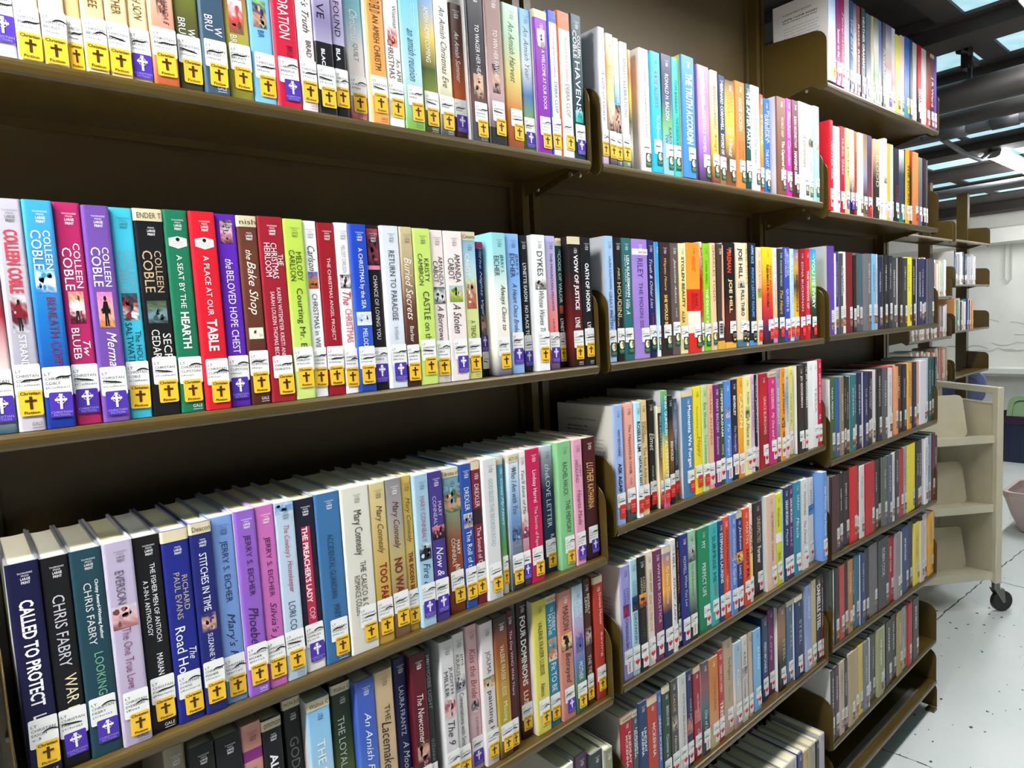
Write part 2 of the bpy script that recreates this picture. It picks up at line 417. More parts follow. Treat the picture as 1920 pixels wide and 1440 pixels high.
# ------------------------------------------------------------------ rear shelving, book cart, totes
rear = empty('rear_shelving_unit', (5.73, .96, 0))
for j, x in enumerate((-.914*2, -.914, 0, .914)):
    mb = MB(); mb.prism([(x-.03, -.03), (x+.03, -.03), (x+.03, .05), (x-.03, .05)], 2, 0, 2.5); mb.build('upright', M['steel'], rear)
tag(rear, 'rear steel bookcase frame standing before the pale end wall', 'bookcase')
RZ = {0: (2.018, 1.683, 1.331, .98), 1: (2.014, 1.60, 1.30, .96, .62)}
for i, z in enumerate(RZ[0]): book_shelf(5.75, 6.64, .775, z, 'rear shelf before the pale wall, %s from the top of the end bay' % ('first', 'second', 'third', 'fourth')[i], 'shelves of the rear bookcase', 0, .2, False)
for i, z in enumerate(RZ[1]): book_shelf(4.83, 5.71, .785, z, 'rear shelf beside the tall post, %s from the top' % ('first', 'second', 'third', 'fourth', 'fifth')[i], 'shelves of the rear bookcase', 0, .2, False)

# book cart
cart = empty('book_cart', (3.862, .062, 0), math.radians(-35))
W, D = .92, .40                                                        # local x runs from the right post to the left, local y away
PT = [(-.016, .0), (-W+.016, .0), (-.016, D), (-W+.016, D)]
def sq(mb, x, y, z0, z1, s=.0155): mb.box(x-s, x+s, y-s, y+s, z0, z1)
for x, y in PT:
    mb = MB(); sq(mb, x, y, .145, 1.13, .0165); bevel(mb.build('post', M['cart'], cart), .004)
for x in (-.016, -W+.016):
    mb = MB(); mb.box(x-.0155, x+.0155, 0, D, 1.098, 1.13); bevel(mb.build('handle_rail', M['cart'], cart), .004)
    mb = MB(); mb.box(x-.004, x+.004, .01, D-.01, .16, 1.045); mb.tube([(x, .012, 1.045), (x, D-.012, 1.045)], .008, 8); mb.build('end_panel', M['cart'], cart)
for z in (.875, .528, .182):
    mb = MB()
    for y0, s in ((0, 1), (D, -1)):                                    # two trays back to back, each with a leaning back plate
        mb.prism([(y0, z-.018), (y0, z+.02), (y0+s*.006, z+.02), (y0+s*.17, z-.012), (y0+s*.17, z-.018), (y0+s*.012, z+.012), (y0+s*.006, z-.018)], 0, -W+.034, -.034)
    sh = mb.build('tray', M['cart'], cart)
    for y0, s in ((0, 1), (D, -1)):
        mb = MB(); a, b = (y0+s*.15, z-.008), (y0+s*.192, z+.20)
        th = .004*s
        vs = []
        for dd in (0, th):
            for u, w in rrect(-W+.05, -.046, 0, .21, .025, 4):
                t_ = w/.21; vs.append((u, a[0]+(b[0]-a[0])*t_+dd, a[1]+(b[1]-a[1])*t_))
        n = len(vs)//2
        mb.add(vs, [tuple(range(n)), tuple(range(n, 2*n))[::-1]]+[(i, (i+1) % n, n+(i+1) % n, n+i) for i in range(n)])
        mb.build('back_plate', M['cart'], sh)
for x, y in PT:
    mb = MB(); mb.tube([(x, y, .15), (x, y, .118)], .018, 12)
    mb.prism([(x-.02, .118), (x+.03, .118), (x+.038, .05), (x+.024, .045)], 1, y-.019, y-.0165)
    mb.prism([(x-.02, .118), (x+.03, .118), (x+.038, .05), (x+.024, .045)], 1, y+.0165, y+.019)
    mb.box(x-.02, x+.03, y-.018, y+.018, .114, .119)
    cs = mb.build('caster', M['chrome'], cart)
    mb = MB(); mb.tube([(x+.03, y-.0145, .0525), (x+.03, y-.010, .0525), (x+.03, y+.010, .0525), (x+.03, y+.0145, .0525)], [.047, .0525, .0525, .047], 28); mb.build('wheel', M['rubber'], cs)
tag(cart, 'beige metal book cart with three tilted trays, empty, on black wheels', 'cart')

# plastic totes by the end wall
def tote(name, x, y, w, d, h, body, rim, label, z=0.0):
    t = empty(name, (x, y, z)); mb = MB()
    def ring(s, zz, r=.04): return [(a*s, b*s, zz) for a, b in rrect(-w/2, w/2, -d/2, d/2, r, 3)]
    lv = [ring(.86, 0), ring(.97, h*.86), ring(.955, h*.86), ring(.845, .006)]
    n = len(lv[0]); vs = [p for l in lv for p in l]
    fs = [(i*n+k, i*n+(k+1) % n, (i+1)*n+(k+1) % n, (i+1)*n+k) for i in range(3) for k in range(n)]+[tuple(range(n))[::-1], tuple(range(3*n, 4*n))]
    mb.add(vs, fs)
    for k in range(5): mb.box(-w*.462, -w*.44, -d*.3+k*d*.15-.008, -d*.3+k*d*.15+.008, h*.1, h*.72)
    mb.build('tub', M[body], t)
    mb = MB(); lv = [ring(.97, h*.82), ring(1.02, h*.82), ring(1.02, h*.93), ring(1.04, h*.94), ring(1.04, h), ring(1.01, h), ring(.97, h*.93)]
    vs = [p for l in lv for p in l]
    mb.add(vs, [(i*n+k, i*n+(k+1) % n, ((i+1) % 7)*n+(k+1) % n, ((i+1) % 7)*n+k) for i in range(7) for k in range(n)])
    mb.build('rim', M[rim], t)
    mb = MB(); mb.box(-w*.56, -w*.5, -.07, .07, h*.84, h*.9); mb.build('grip', M[rim], t)
    return tag(t, label, 'storage tote')
tote('storage_tote', 7.74, .66, .40, .56, .45, 'navy_plastic', 'plum_plastic', 'navy plastic storage tote with a plum rim standing by the pale wall')
t = empty('tote_lid', (7.82, .70, .40)); t.rotation_euler = (0, math.radians(-62), 0)
mb = MB(); mb.prism(rrect(-.2, .2, -.19, .19, .07, 4), 2, 0, .014); mb.build('lid_plate', M['green_plastic'], t)
mb = MB()
for k, (a, b) in enumerate(zip(rrect(-.2, .2, -.19, .19, .07, 4), rrect(-.15, .15, -.14, .14, .05, 4))): pass
o_, i_ = rrect(-.21, .21, -.20, .20, .075, 4), rrect(-.165, .165, -.155, .155, .05, 4); n = len(o_)
vs = [(a, b, .03) for a, b in o_]+[(a, b, .03) for a, b in i_]+[(a, b, 0) for a, b in o_]+[(a, b, .012) for a, b in i_]
mb.add(vs, [(k, (k+1) % n, n+(k+1) % n, n+k) for k in range(n)]+[(k, 2*n+k, 2*n+(k+1) % n, (k+1) % n) for k in range(n)]+[(n+k, n+(k+1) % n, 3*n+(k+1) % n, 3*n+k) for k in range(n)])
mb.build('lid_rim', M['green_plastic'], t)
tag(t, 'sage green plastic lid leaning up out of the navy tote', 'lid')
def lidded(x, y, z, label):
    t = empty('lidded_tote', (x, y, z)); mb = MB()
    mb.prism(rrect(-.2, .2, -.24, .24, .05, 4), 2, 0, .22); mb.build('tub', M['black_plastic'], t)
    mb = MB(); mb.prism(rrect(-.22, .22, -.26, .26, .08, 4), 2, .22, .25); bevel(mb.build('lid', M['blue_plastic'], t), .01)
    return tag(t, label, 'storage tote')
# a blue lid standing on its edge behind the cart, on a low black crate
t = empty('upright_lid', (6.98, 1.10, .622)); t.rotation_euler = (math.radians(4), math.radians(-78), 0)
mb = MB(); mb.prism(rrect(0, .30, -.22, .22, .10, 5), 2, 0, .03); bevel(mb.build('lid_plate', M['blue_plastic'], t), .01, 2)
mb = MB(); o_, i_ = rrect(.035, .265, -.185, .185, .08, 5), rrect(.06, .24, -.16, .16, .06, 5); n = len(o_)
vs = [(a, b, .042) for a, b in o_]+[(a, b, .042) for a, b in i_]+[(a, b, .03) for a, b in o_]+[(a, b, .03) for a, b in i_]
mb.add(vs, [(k, (k+1) % n, n+(k+1) % n, n+k) for k in range(n)]+[(k, 2*n+k, 2*n+(k+1) % n, (k+1) % n) for k in range(n)]+[(n+k, n+(k+1) % n, 3*n+(k+1) % n, 3*n+k) for k in range(n)])
mb.build('lid_ridge', M['blue_plastic'], t)
tag(t, 'grey blue tote lid standing on its edge on the black crate', 'lid')
mb = MB(); mb.prism(rrect(6.86, 7.3, .965, 1.40, .02, 2), 2, 0, .62)
tag(bevel(mb.build('crate', M['black_plastic']), .01), 'tall black crate behind the cart, under the blue lid', 'crate')
# pale tub jutting in at the picture's edge
t = empty('plastic_tub', (5.42, .115, 0))
mb = MB(); lv = []
for z, s in ((0, .62), (.012, .68), (.12, .86), (.225, .98), (.255, 1.03), (.285, 1.03), (.285, .93), (.235, .9), (.012, .6)):
    lv.append([(a*s, b*s, z) for a, b in rrect(-.22, .22, -.235, .235, .06, 5)])
n = len(lv[0]); mb.add([p for l in lv for p in l], [(i*n+k, i*n+(k+1) % n, (i+1)*n+(k+1) % n, (i+1)*n+k) for i in range(len(lv)-1) for k in range(n)]+[tuple(range(n))[::-1], tuple(range((len(lv)-1)*n, len(lv)*n))])
mb.build('tub_body', M['tub'], t)
tag(t, 'pale pinkish plastic tub on the floor at the picture edge past the cart', 'tub')

# ------------------------------------------------------------------ books
def profile(w, d):
    """outline of a jacketed case seen from above, spine at y = 0"""
    r = min(.0032, w*.28); t = min(.0024, w*.22); a = w/2; b = []
    b.append((-a, d)); b.append((-a, r*1.2))
    for k in range(1, 4): g = math.radians(180+90*k/4); b.append((-a+r+r*math.cos(g), r+r*math.sin(g)))
    b.append((-a+r, 0)); b.append((a-r, 0))
    for k in range(1, 4): g = math.radians(270+90*k/4); b.append((a-r+r*math.cos(g), r+r*math.sin(g)))
    b.append((a, r*1.2)); b.append((a, d))
    inner = [(a-t, d), (a-t, .0042), (-a+t, .0042), (-a+t, d)]
    return b, inner, r
PAGES = [lin(c) for c in ('e9e2bd', 'efe9cf', 'e4dab0', 'f1eee2', 'e9e0c4', 'ddd3ad')]
GREY = lin('c6c4c0')
TAPE = lin('d3c6a4')
def sample(stops, t):
    n = len(stops)
    if n == 1: return stops[0]
    f = min(max(t, 0), 1)*(n-1); i = min(int(f), n-2); return mix(stops[i], stops[i+1], f-i)
def opts(s):
    d = {}
    for o in s.split(','):
        pass
    # options are comma separated, but a picture's palette also holds commas: a new option starts at name= or a bare word
    key = None
    for o in s.split(','):
        if not o: continue
        if '=' in o: key, v = o.split('=', 1); d[key] = [v]
        elif o in ('g', 'bar', 'badge', 'n'): key = None; d[o] = ['1']
        elif key: d[key].append(o)
    return {k: ','.join(v) for k, v in d.items()}
def rng(s): a, b = s.split('-'); return float(a), float(b)
def picture(mb, x0, x1, z0, z1, pal, y, rnd, fig=''):
    """a small printed photograph: bands of its colours broken up, with a figure where there is one"""
    nx, nz = 5, max(6, len(pal)*3); g = []
    for j in range(nz+1):
        row = []
        for i in range(nx+1):
            c = sample(pal, min(1, max(0, j/nz+rnd.uniform(-.16, .16)))); k = rnd.uniform(.82, 1.15)
            row.append(tuple(min(1, q*k) for q in c))
        g.append(row)
    for j in range(nz):
        for i in range(nx):
            X0, X1 = x0+(x1-x0)*i/nx, x0+(x1-x0)*(i+1)/nx; Z0, Z1 = z1-(z1-z0)*j/nz, z1-(z1-z0)*(j+1)/nz
            mb.quad([(X0, y, Z0), (X0, y, Z1), (X1, y, Z1), (X1, y, Z0)], [g[j][i], g[j+1][i], g[j+1][i+1], g[j][i+1]])
    for k in range(9):                                                  # small shapes within the picture
        c = pal[rnd.randrange(len(pal))]; q = rnd.uniform(.6, 1.25); c = tuple(min(1, v*q) for v in c); ph = rnd.uniform(0, 6)
        cx, cz = x0+(x1-x0)*rnd.uniform(.2, .8), z0+(z1-z0)*rnd.uniform(.15, .85); rx, rz = (x1-x0)*rnd.uniform(.06, .2), min((z1-z0)*.14, (x1-x0)*rnd.uniform(.08, .3))
        mb.add([(cx+rx*math.cos(-6.283*j/7)*(.8+.3*math.sin(ph+j)), y-.00005, cz+rz*math.sin(-6.283*j/7)) for j in range(7)], [tuple(range(7))], c)
    if fig:
        hair, top, leg = {'r': ('2a1c1c', '7c2028', '24201f'), 'w': ('c8a468', 'f0ecea', '2a2428'), 'k': ('1c1618', '1a1618', '1a1618')}[fig]
        cx = (x0+x1)/2; H = z1-z0; W = x1-x0
        def el(c0, z, rx, rz, col): mb.add([(c0+rx*math.cos(6.283*k/10), y-.0001, z+rz*math.sin(6.283*k/10)) for k in range(10)], [tuple(range(10))], lin(col))
        mb.add([(cx-.10*W, y-.0001, z0+.42*H), (cx-.13*W, y-.0001, z0+.04*H), (cx-.02*W, y-.0001, z0+.04*H), (cx, y-.0001, z0+.36*H), (cx+.04*W, y-.0001, z0+.04*H), (cx+.14*W, y-.0001, z0+.04*H), (cx+.11*W, y-.0001, z0+.42*H)], [(0, 1, 2, 3), (3, 4, 5, 6), (0, 3, 6)], lin(leg))
        mb.add([(cx-.12*W, y-.00012, z0+.74*H), (cx-.27*W, y-.00012, z0+.4*H), (cx+.27*W, y-.00012, z0+.4*H), (cx+.12*W, y-.00012, z0+.74*H)], [(0, 1, 2, 3)], lin(top))
        el(cx, z0+.82*H, .10*W, .075*H, hair)

def cover_mesh(w, h, d, spec, rnd, imprint, backs):
    """case with its printed jacket; one mesh"""
    col, txts, o = spec['stops'], spec['texts'], spec['o']
    mb = MB(); out, inn, r = profile(w, d); n = len(out)
    bands = []
    for k, v in o.items():
        if k in ('band', 'rb', 'rb2', 'rb3'): ab, c = v.split(':'); a, b = rng(ab); bands.append((a, b, lin(c)))
    cuts = sorted({0.0, 1.0} | {i/(len(col)-1) for i in range(len(col)) if len(col) > 1} | {q for b in bands for q in b[:2]})
    cuts = [c for i, c in enumerate(cuts) if i == 0 or c-cuts[i-1] > 1e-4]
    side = lin(o['side']) if 'side' in o else None
    lc = lin(o['lc']) if 'lc' in o else (GREY if backs else None)
    for ta, tb in zip(cuts, cuts[1:]):
        bc = next((c for a, b, c in bands if a-1e-4 <= (ta+tb)/2 <= b+1e-4), None)
        ca, cb = (bc, bc) if bc else (sample(col, ta+1e-5), sample(col, tb-1e-5))
        za, zb = h*(1-ta), h*(1-tb)
        for i in range(n-1):
            c1, c2 = ca, cb
            if i == 0 and lc: c1 = c2 = lc
            elif side and i in (1, 2, 3, 4): c1 = c2 = side
            (xa, ya), (xb, yb) = out[i], out[i+1]
            mb.quad([(xa, ya, za), (xa, ya, zb), (xb, yb, zb), (xb, yb, za)], [c1, c2, c2, c1])
    # inner faces, top and bottom edges of the boards
    tc = sample(col, 0.0); edge = mix(tc, (.8, .8, .78), .25)
    for i in range(3):
        (xa, ya), (xb, yb) = inn[i], inn[i+1]
        mb.quad([(xa, ya, h), (xb, yb, h), (xb, yb, 0), (xa, ya, 0)], mix(edge, (.7, .7, .68), .5))
    for z, fl in ((h, 0), (0, 1)):
        ring = out+inn; m = len(ring)
        # left board, spine, right board as three simple polygons
        L = [out[0], out[1], (inn[3][0], inn[2][1]), inn[3]]; S = out[1:n-1]+[(inn[1][0], inn[1][1]), (inn[2][0], inn[2][1])]; Rr = [out[n-2], out[n-1], inn[0], inn[1]]
        for pl in (L, S, Rr):
            q = [(x, y, z) for x, y in pl]
            mb.quad(q if fl == 0 else q[::-1], edge)
    for s, e in ((0, 0), (n-1, 3)):                                     # fore edges
        x1 = out[0][0] if s == 0 else out[n-1][0]; x2 = inn[3][0] if s == 0 else inn[0][0]
        mb.quad([(x1, d, 0), (x2, d, 0), (x2, d, h), (x1, d, h)], edge)
    y = -.00022
    if 'stripe' in o:
        mb.quad([(-w*.22, y, h*.84), (-w*.22, y, h*.26), (w*.2, y, h*.26), (w*.2, y, h*.84)], lin(o['stripe'])) if spec['long'] else \
        mb.quad([(-w*.34, y, h*.98), (-w*.12, y, h*.55), (-w*.02, y, h*.62), (w*.1, y, h*.98)], lin(o['stripe']))
    if 'ro' in o: mb.add([(w*.1, y, h*.3), (w*.42, y, h*.2), (w*.42, y, h*.99), (w*.26, y, h*.99)], [(0, 1, 2, 3)], lin(o['ro']))
    if 'pic' in o:
        q = o['pic'].split(':'); a, b = rng(q[0]); pal = [lin(c) for c in q[1].split(',')]; f = float(q[2]) if len(q) > 2 else .7
        picture(mb, -w*f/2*1.12, w*f/2*1.12, h*(1-b), h*(1-a), pal, y, rnd, q[3] if len(q) > 3 else '')
    if 'badge' in o:
        mb.add([(u, y, v) for u, v in ((-w*.36, h*.862), (0, h*.872), (w*.36, h*.862), (w*.36, h*.826), (0, h*.812), (-w*.36, h*.826))], [(5, 4, 3, 2, 1, 0)], lin('f2efe6'))
        mb.add([(.0022*math.cos(6.283*k/8), y-.0002, h*.857+.0022*math.sin(6.283*k/8)) for k in range(8)], [tuple(range(8))], lin('1c1c1c'))
        for k, s in enumerate(('AN AMISH', 'HOMESTEAD', 'NOVEL')): write(mb, s, 'n', lin('6a665c'), -w*.24, w*.24, h*(.842-.009*k), h*(.842-.009*k)+.0013, y-.0002)
    if 'tape' in o:
        a, b = rng(o['tape']); mb.quad([(-w*.47, y, h*(1-a)), (-w*.47, y, h*(1-b)), (w*.49, y, h*(1-b)), (w*.49, y, h*(1-a))], lin('efece8'))
        write(mb, 'Seven Sisters', 'n', lin('3a3440'), -w*.1, w*.46, h*(1-b)+.003, h*(1-a)-.003, y-.0002)
    if 'bar' in o:
        mb.quad([(-w*.3, y, h*.27), (-w*.3, y, h*.11), (w*.26, y, h*.11), (w*.26, y, h*.27)], lin('ece8e4'))
        for k in range(12): mb.box(-w*.22, w*.18, y-.0003, y-.0001, h*.14+k*.0021, h*.14+k*.0021+.0008+.0006*(k % 3), lin('2a2a2a'))
    yt = y-.00018
    for tx in txts:
        q = tx.split('|')
        if len(q) < 6: continue
        s, c, ab, cc, ss, st = q; a, b = rng(ab); cc, ss = float(cc), float(ss)
        if s == 'line':
            for k in range(2): write(mb, 'author of the peacemaker', 'n', lin(c), w*(cc-.5)-w*ss/2+k*w*ss*.6, w*(cc-.5)-w*ss/2+k*w*ss*.6+w*ss*.35, h*(1-b), h*(1-a), yt, True)
            continue
        if s == '~':
            mb.add([(w*u, yt, h*(1-v)) for u, v in ((-.22, a+.03), (-.12, a), (0, a+.028), (.12, a), (.22, a+.03), (.16, b), (-.16, b))], [(6, 5, 4, 3, 2, 1, 0)], lin(c)); continue
        s = s.replace("@", "'")
        write(mb, s, st, lin(c), w*(cc-.5)-w*ss/2, w*(cc-.5)+w*ss/2, h*(1-b), h*(1-a), yt, True)
    if imprint:                                                         # the publisher's four small lines
        top = .075 if 'T' in o else .045
        c0 = sample(col, top); ic = mix(c0, (.95, .95, .95), .8) if luma(c0) < .3 else mix(c0, (.03, .03, .03), .72)
        W = min(.0125, w*.62); x0 = w*.06; z = h*(1-top)
        for k, (s, k1, hh) in enumerate((('THORNDIKE', 1.0, .0017), ('PRESS', .5, .0017), ('LARGE', .64, .0027), ('PRINT', .6, .0027))):
            z -= hh
            if not ('T' in o and k == 0): write(mb, s, 'b' if k > 1 else 'n', ic, x0-W*k1/2, x0+W*k1/2, z, z+hh, yt)
            z -= .0011
    if 'g' in o:
        c0 = sample(col, .97); ic = mix(c0, (.95, .95, .95), .85) if luma(c0) < .3 else mix(c0, (.03, .03, .03), .75)
        write(mb, 'GALE', 'n', ic, -w*.02, w*.36, h*.022, h*.022+.0036, yt)
        mb.box(-w*.02, w*.36, yt-.0001, yt, h*.012, h*.012+.0005, ic)
    if 'cov' in o: back_print(mb, int(o['cov']), w, h, d)
    return mb.build('cover', M['jacket']).data
def back_print(mb, k, w, h, d):
    """the summary printed on a back cover that shows at the end of a row; text runs from the fore edge to the spine"""
    x = -w/2-.0003; ink = lin('2a2824')
    heads = {1: ('A LARGE PRINT EDITION', 'ASK AGAIN, YES', 'Mary Beth Keane'), 4: ('A LARGE PRINT EDITION', 'UNTIL I LOVE AGAIN', 'The St. Lawrence County Amish')}.get(k, ())
    def line(s, st, z, hh, y1, y0):
        vs, fs, _ = lettering(s, st); mb.add([(x, y1+(y0-y1)*a, z+b*hh) for a, b in vs], fs, ink)
    z = h*.86
    for i, s in enumerate(heads):
        line(s, 'i' if i == 0 else 'b', z, .0046, d*.82, d*(.30 if i == 0 else (.45 if k == 1 else .2))); z -= .014 if i == 0 else .0075
    z -= .008
    body = ['A profoundly moving novel about two neighbor-', 'ing families, the bond between their children,', 'a daily intimacy that begins in friendship', 'and ends in tragedy, and the power of', 'forgiveness over the long years after,', 'told in a voice of quiet and deep', 'understanding of how the past', 'bears on every day that follows'] if k == 1 else \
        ['summer of her freedom, during her rum-', 'springa goes a bit farther than she wants her', 'family to know. A birthday sign unexpectedly', 'placed on a gate makes her relationship with', 'business in the suddenly crowded house', 'the charming boy next door harder, while', 'she waits for word'] if k == 4 else \
        ['', '', '', '', 'the shore with', 'his new wife,', 'the old hurts,', 'is bound to', 'come back and', 'follow where'] if k == 2 else ['', '', '', 'the start of a Special Forces', 'mission that takes them both', 'out of the desert and sets', 'two hearts at risk until the', 'last of the snow melts']
    for i, s in enumerate(body):
        if s: line(s, 'n', z, .0032, d*.8, d*(.16+.02*(i % 3)))
        z -= .0078

# the library's own labels, one mesh per kind, shared
def rounded(mb, w, h, r, col, y=0.0, x=0.0, z=0.0): mb.add([(x+a, y, z+b) for a, b in rrect(-w/2, w/2, 0, h, r, 3)], [tuple(range(16))[::-1]], col)
def ellipse(mb, cx, cz, rx, rz, col, y, n=18): mb.add([(cx+rx*math.cos(-6.283*k/n), y, cz+rz*math.sin(-6.283*k/n)) for k in range(n)], [tuple(range(n))], col)
def sticker_mesh(kind):
    mb = MB(); e = -.00015
    if kind == 'y':
        rounded(mb, .0195, .0255, .002, lin('f2bf2e')); k = lin('4a2c10')
        mb.box(-.0013, .0013, e*2, e, .0066, .0192, k); mb.box(-.0048, .0048, e*2, e, .0138, .0160, k)
        write(mb, 'Christian', 'b', k, -.0082, .0082, .0207, .0239, e); write(mb, 'Fiction', 'b', k, -.0062, .0066, .0016, .0045, e)
    elif kind == 'p':
        rounded(mb, .0195, .0255, .0016, lin('4a2fa4')); k = lin('f0ecf2'); tn = lin('b88868')
        n = 20
        for j in range(n):
            a, b = 6.283*j/n, 6.283*(j+1)/n
            mb.quad([(.0042*math.cos(a), e, .0178+.0042*math.sin(a)), (.0034*math.cos(a), e, .0178+.0034*math.sin(a)), (.0034*math.cos(b), e, .0178+.0034*math.sin(b)), (.0042*math.cos(b), e, .0178+.0042*math.sin(b))], tn if j % 2 else k)
        mb.box(-.0011, .0011, e*3, e*2, .0082, .0236, k); mb.box(-.0052, .0052, e*3, e*2, .0167, .0189, k)
        mb.box(-.0016, .0016, e*3, e*2, .0216, .0238, k)
        write(mb, 'CHRISTIAN', 'n', lin('a9a0e0'), -.0088, .0088, .0040, .0062, e); write(mb, 'FICTION', 'n', lin('a9a0e0'), -.0066, .0066, .0012, .0033, e)
    elif kind == 'g':
        rounded(mb, .0165, .0262, .002, lin('124a2c'))
        ellipse(mb, 0, .0172, .0062, .0074, lin('ece4c0'), e)
        b = lin('8a5a3c')
        mb.add([(u, e*2, v) for u, v in ((.0004, .0215), (.0026, .0226), (.0050, .0206), (.0058, .0172), (.0044, .0138), (.0026, .0128), (.0014, .0150), (.0026, .0172), (.0008, .0190))], [tuple(range(9))[::-1]], b)
        write(mb, 'HISTORICAL', 'n', lin('b8d4b8'), -.0070, .0070, .0058, .0076, e); write(mb, 'FICTION', 'n', lin('b8d4b8'), -.005, .005, .0030, .0048, e)
    elif kind == 'r':
        rounded(mb, .0165, .0262, .002, lin('d8241c')); c = lin('ff8c78')
        write(mb, "WOMEN'S", 'b', c, -.0074, .0074, .0146, .0178, e); write(mb, 'LIVES', 'b', c, -.0054, .0054, .0098, .0130, e)
    elif kind == 'h':
        rounded(mb, .0170, .0255, .001, lin('e6e2dc')); c = lin('d01c2c'); pts = []
        for k in range(24):
            a = 6.283*k/24; pts.append((.00042*16*math.sin(a)**3, .0148+.00042*(13*math.cos(a)-5*math.cos(2*a)-2*math.cos(3*a)-math.cos(4*a))))
        mb.add([(u, e, v) for u, v in pts], [tuple(range(24))], c)
        mb.add([(-.0012, e, .0195), (.0012, e, .0195), (.0004, e, .0218), (-.0006, e, .0222)], [(0, 1, 2, 3)], c)
        write(mb, 'Romance', 'i', lin('d8707c'), -.006, .006, .0032, .0058, e)
    elif kind == 'b':
        rounded(mb, .0165, .0255, .001, lin('e8e0dc'))
        write(mb, 'Romance', 'b', lin('b83038'), -.0030, .0030, .0030, .0225, e, True)
    elif kind == 'k':
        rounded(mb, .0165, .0262, .002, lin('120f0f')); g = lin('8a8880')
        mb.quad([(-.007, e, .0215), (-.007, e, .0130), (.007, e, .0130), (.007, e, .0215)], [lin('6a6864'), g, lin('4a4846'), lin('b0aca0')])
        mb.add([(.0004*u, e, .0076+.0004*v) for u, v in ((-16, 9), (-10, -1), (-5, -6), (-3, -10), (0, -6), (3, -10), (5, -6), (10, -1), (16, 9), (9, 4), (0, 1), (-9, 4))], [(0, 1, 11), (1, 2, 11), (2, 3, 4, 10, 11), (4, 5, 6, 10), (6, 7, 9, 10), (7, 8, 9)], lin('e0c878'))
    o = mb.build('genre_sticker', M['sticker']); me = o.data; bpy.data.objects.remove(o); return me
SW = dict(y=.0195, p=.0195, g=.0165, r=.0165, h=.0170, b=.0165, k=.0165)
SH = dict(y=.0255, p=.0255, g=.0262, r=.0262, h=.0255, b=.0255, k=.0262)
STICK = {k: sticker_mesh(k) for k in SW}
CALL = {}
def call_mesh(lines, var, hh):
    k = (lines, var, hh)
    if k in CALL: return CALL[k]
    mb = MB(); e = -.00015; W = .0245
    rounded(mb, W, hh, .0018, lin('efeeea'), 0, 0, 0); ink = lin('3c3a38')
    z = hh-.0085
    for i, s in enumerate(lines):
        ww = min(len(s)*.00255, W-.0026)
        write(mb, s, 'n', ink, -W/2+.0020, -W/2+.0020+ww, z, z+.0027, e); z -= .0047
    # the felt-pen stroke that crosses out one line
    rr = random.Random(var*7+3); z0 = hh-.0085-.0047*rr.choice((0.4, 1.0, 1.2, 1.6)); pts = []
    a0, a1 = rr.choice(((-.5, .5), (-.42, .3), (-.25, .5), (-.05, .52))); kind = rr.choice((0, 1, 2, 2))
    for k in range(9):
        t = k/8; x = W*(a0+(a1-a0)*t)
        dz = (.0022*math.sin(t*3.1) if kind == 0 else (-.0028*(t-.5) if kind == 1 else .0030*(t-.5)+.0008*math.sin(t*6)))
        pts.append((x, z0+dz))
    for (xa, za), (xb, zb), t in zip(pts, pts[1:], range(8)):
        wd = .0008*(1.0 if 0 < t < 7 else .6); mb.quad([(xa, e*2, za+wd), (xa, e*2, za-wd), (xb, e*2, zb-wd), (xb, e*2, zb+wd)], lin('141414'))
    o = mb.build('call_number_label', M['sticker']); CALL[k] = o.data; bpy.data.objects.remove(o); return CALL[k]
NAMES = {
 '1A': [('BRUNST-', '(Wanda')]*12+[('BRADFOR', '(Laura'), ('BLACKST', '(Terri)'), ('BLACKST', '(Terri)'), ('BELOVED', '')]+[('AMISH', '')]*7+[('ALEXAND', '(Tamera'), ('ALEXAND', '(Tamera')]+[('AMISH', '')]*2+[('CLIPSTO', '(Amy)')]+[('CLOPTON', '(Debra')]*2+[('COBLE', '(Colle')],
 '1B': [('COBLE', '(Colleen')]*7+[('CLIPSTON', '(Amy)')]*4+[('CHRISTM-', '')]+[('CARLSON', '(Melody')]*5+[('CHANCE', ''), ('CARTLAN', '(Barbar'), ('CAMERON', '(Barbar'), ('CAMBRON', '(Kristy'), ('CABOT', '(Amanda'), ('CABOT', '(Amanda'), ('CABOT', '(Amanda'), ('', '(T)'), ('EICHER', '(Jerry)'), ('EICHER', '(Jerry)'), ('EASON', '(Lynette'), ('DYKES', '(Amand'), ('EAKES', '(Laurie'), ('EASON', '(Lynette'), ('EASON', '(Lynette'), ('EASON', '(Lynette')],
 '1C': [('EASON', 'v.3'), ('FABRY', '(Chris)'), ('FABRY', '(Chris)'), ('EVERSON', '(Eva)'), ('EVANS', '(Mariann'), ('EVANS', '(Richard'), ('FISHER', '(Susan-'), ('EICHER', '(Jerry)'), ('EICHER', '(Jerry)'), ('EICHER', '(Jerry)'), ('COPELAN', '(Lori)'), ('COPELAN', '(Lori)')]+[('CONNEALY', '(Mary)')]*8+[('DREXLER', '(Jan)')]*2+[('GRIST', ''), ('HANNON', ''), ('GANSHER', '(Robin)'), ('HANNON', ''), ('HARREL', '(Lindsa'), ('HAUCK', '(Rachel'), ('HAUCK', '(Rachel'), ('HEDLUND', '(Jody)'), ('HEDLUND', '(Jody)')],
}
KIND_LINE = {'1': 'CHRISTAN', 'g': 'FICTION', 'r': 'FICTION', 'h': 'ROMANCE', 'b': 'ROMANCE', 'k': 'HORROR', 'y': 'CHRISTAN', 'p': 'CHRISTAN'}
ORDW = 'first second third fourth fifth sixth seventh eighth ninth tenth eleventh twelfth thirteenth fourteenth fifteenth sixteenth seventeenth eighteenth nineteenth twentieth'.split()
def ordinal(i):
    if i <= 20: return ORDW[i-1]
    if i == 30: return 'thirtieth'
    return ('twenty-' if i < 30 else 'thirty-')+ORDW[i % 10-1]
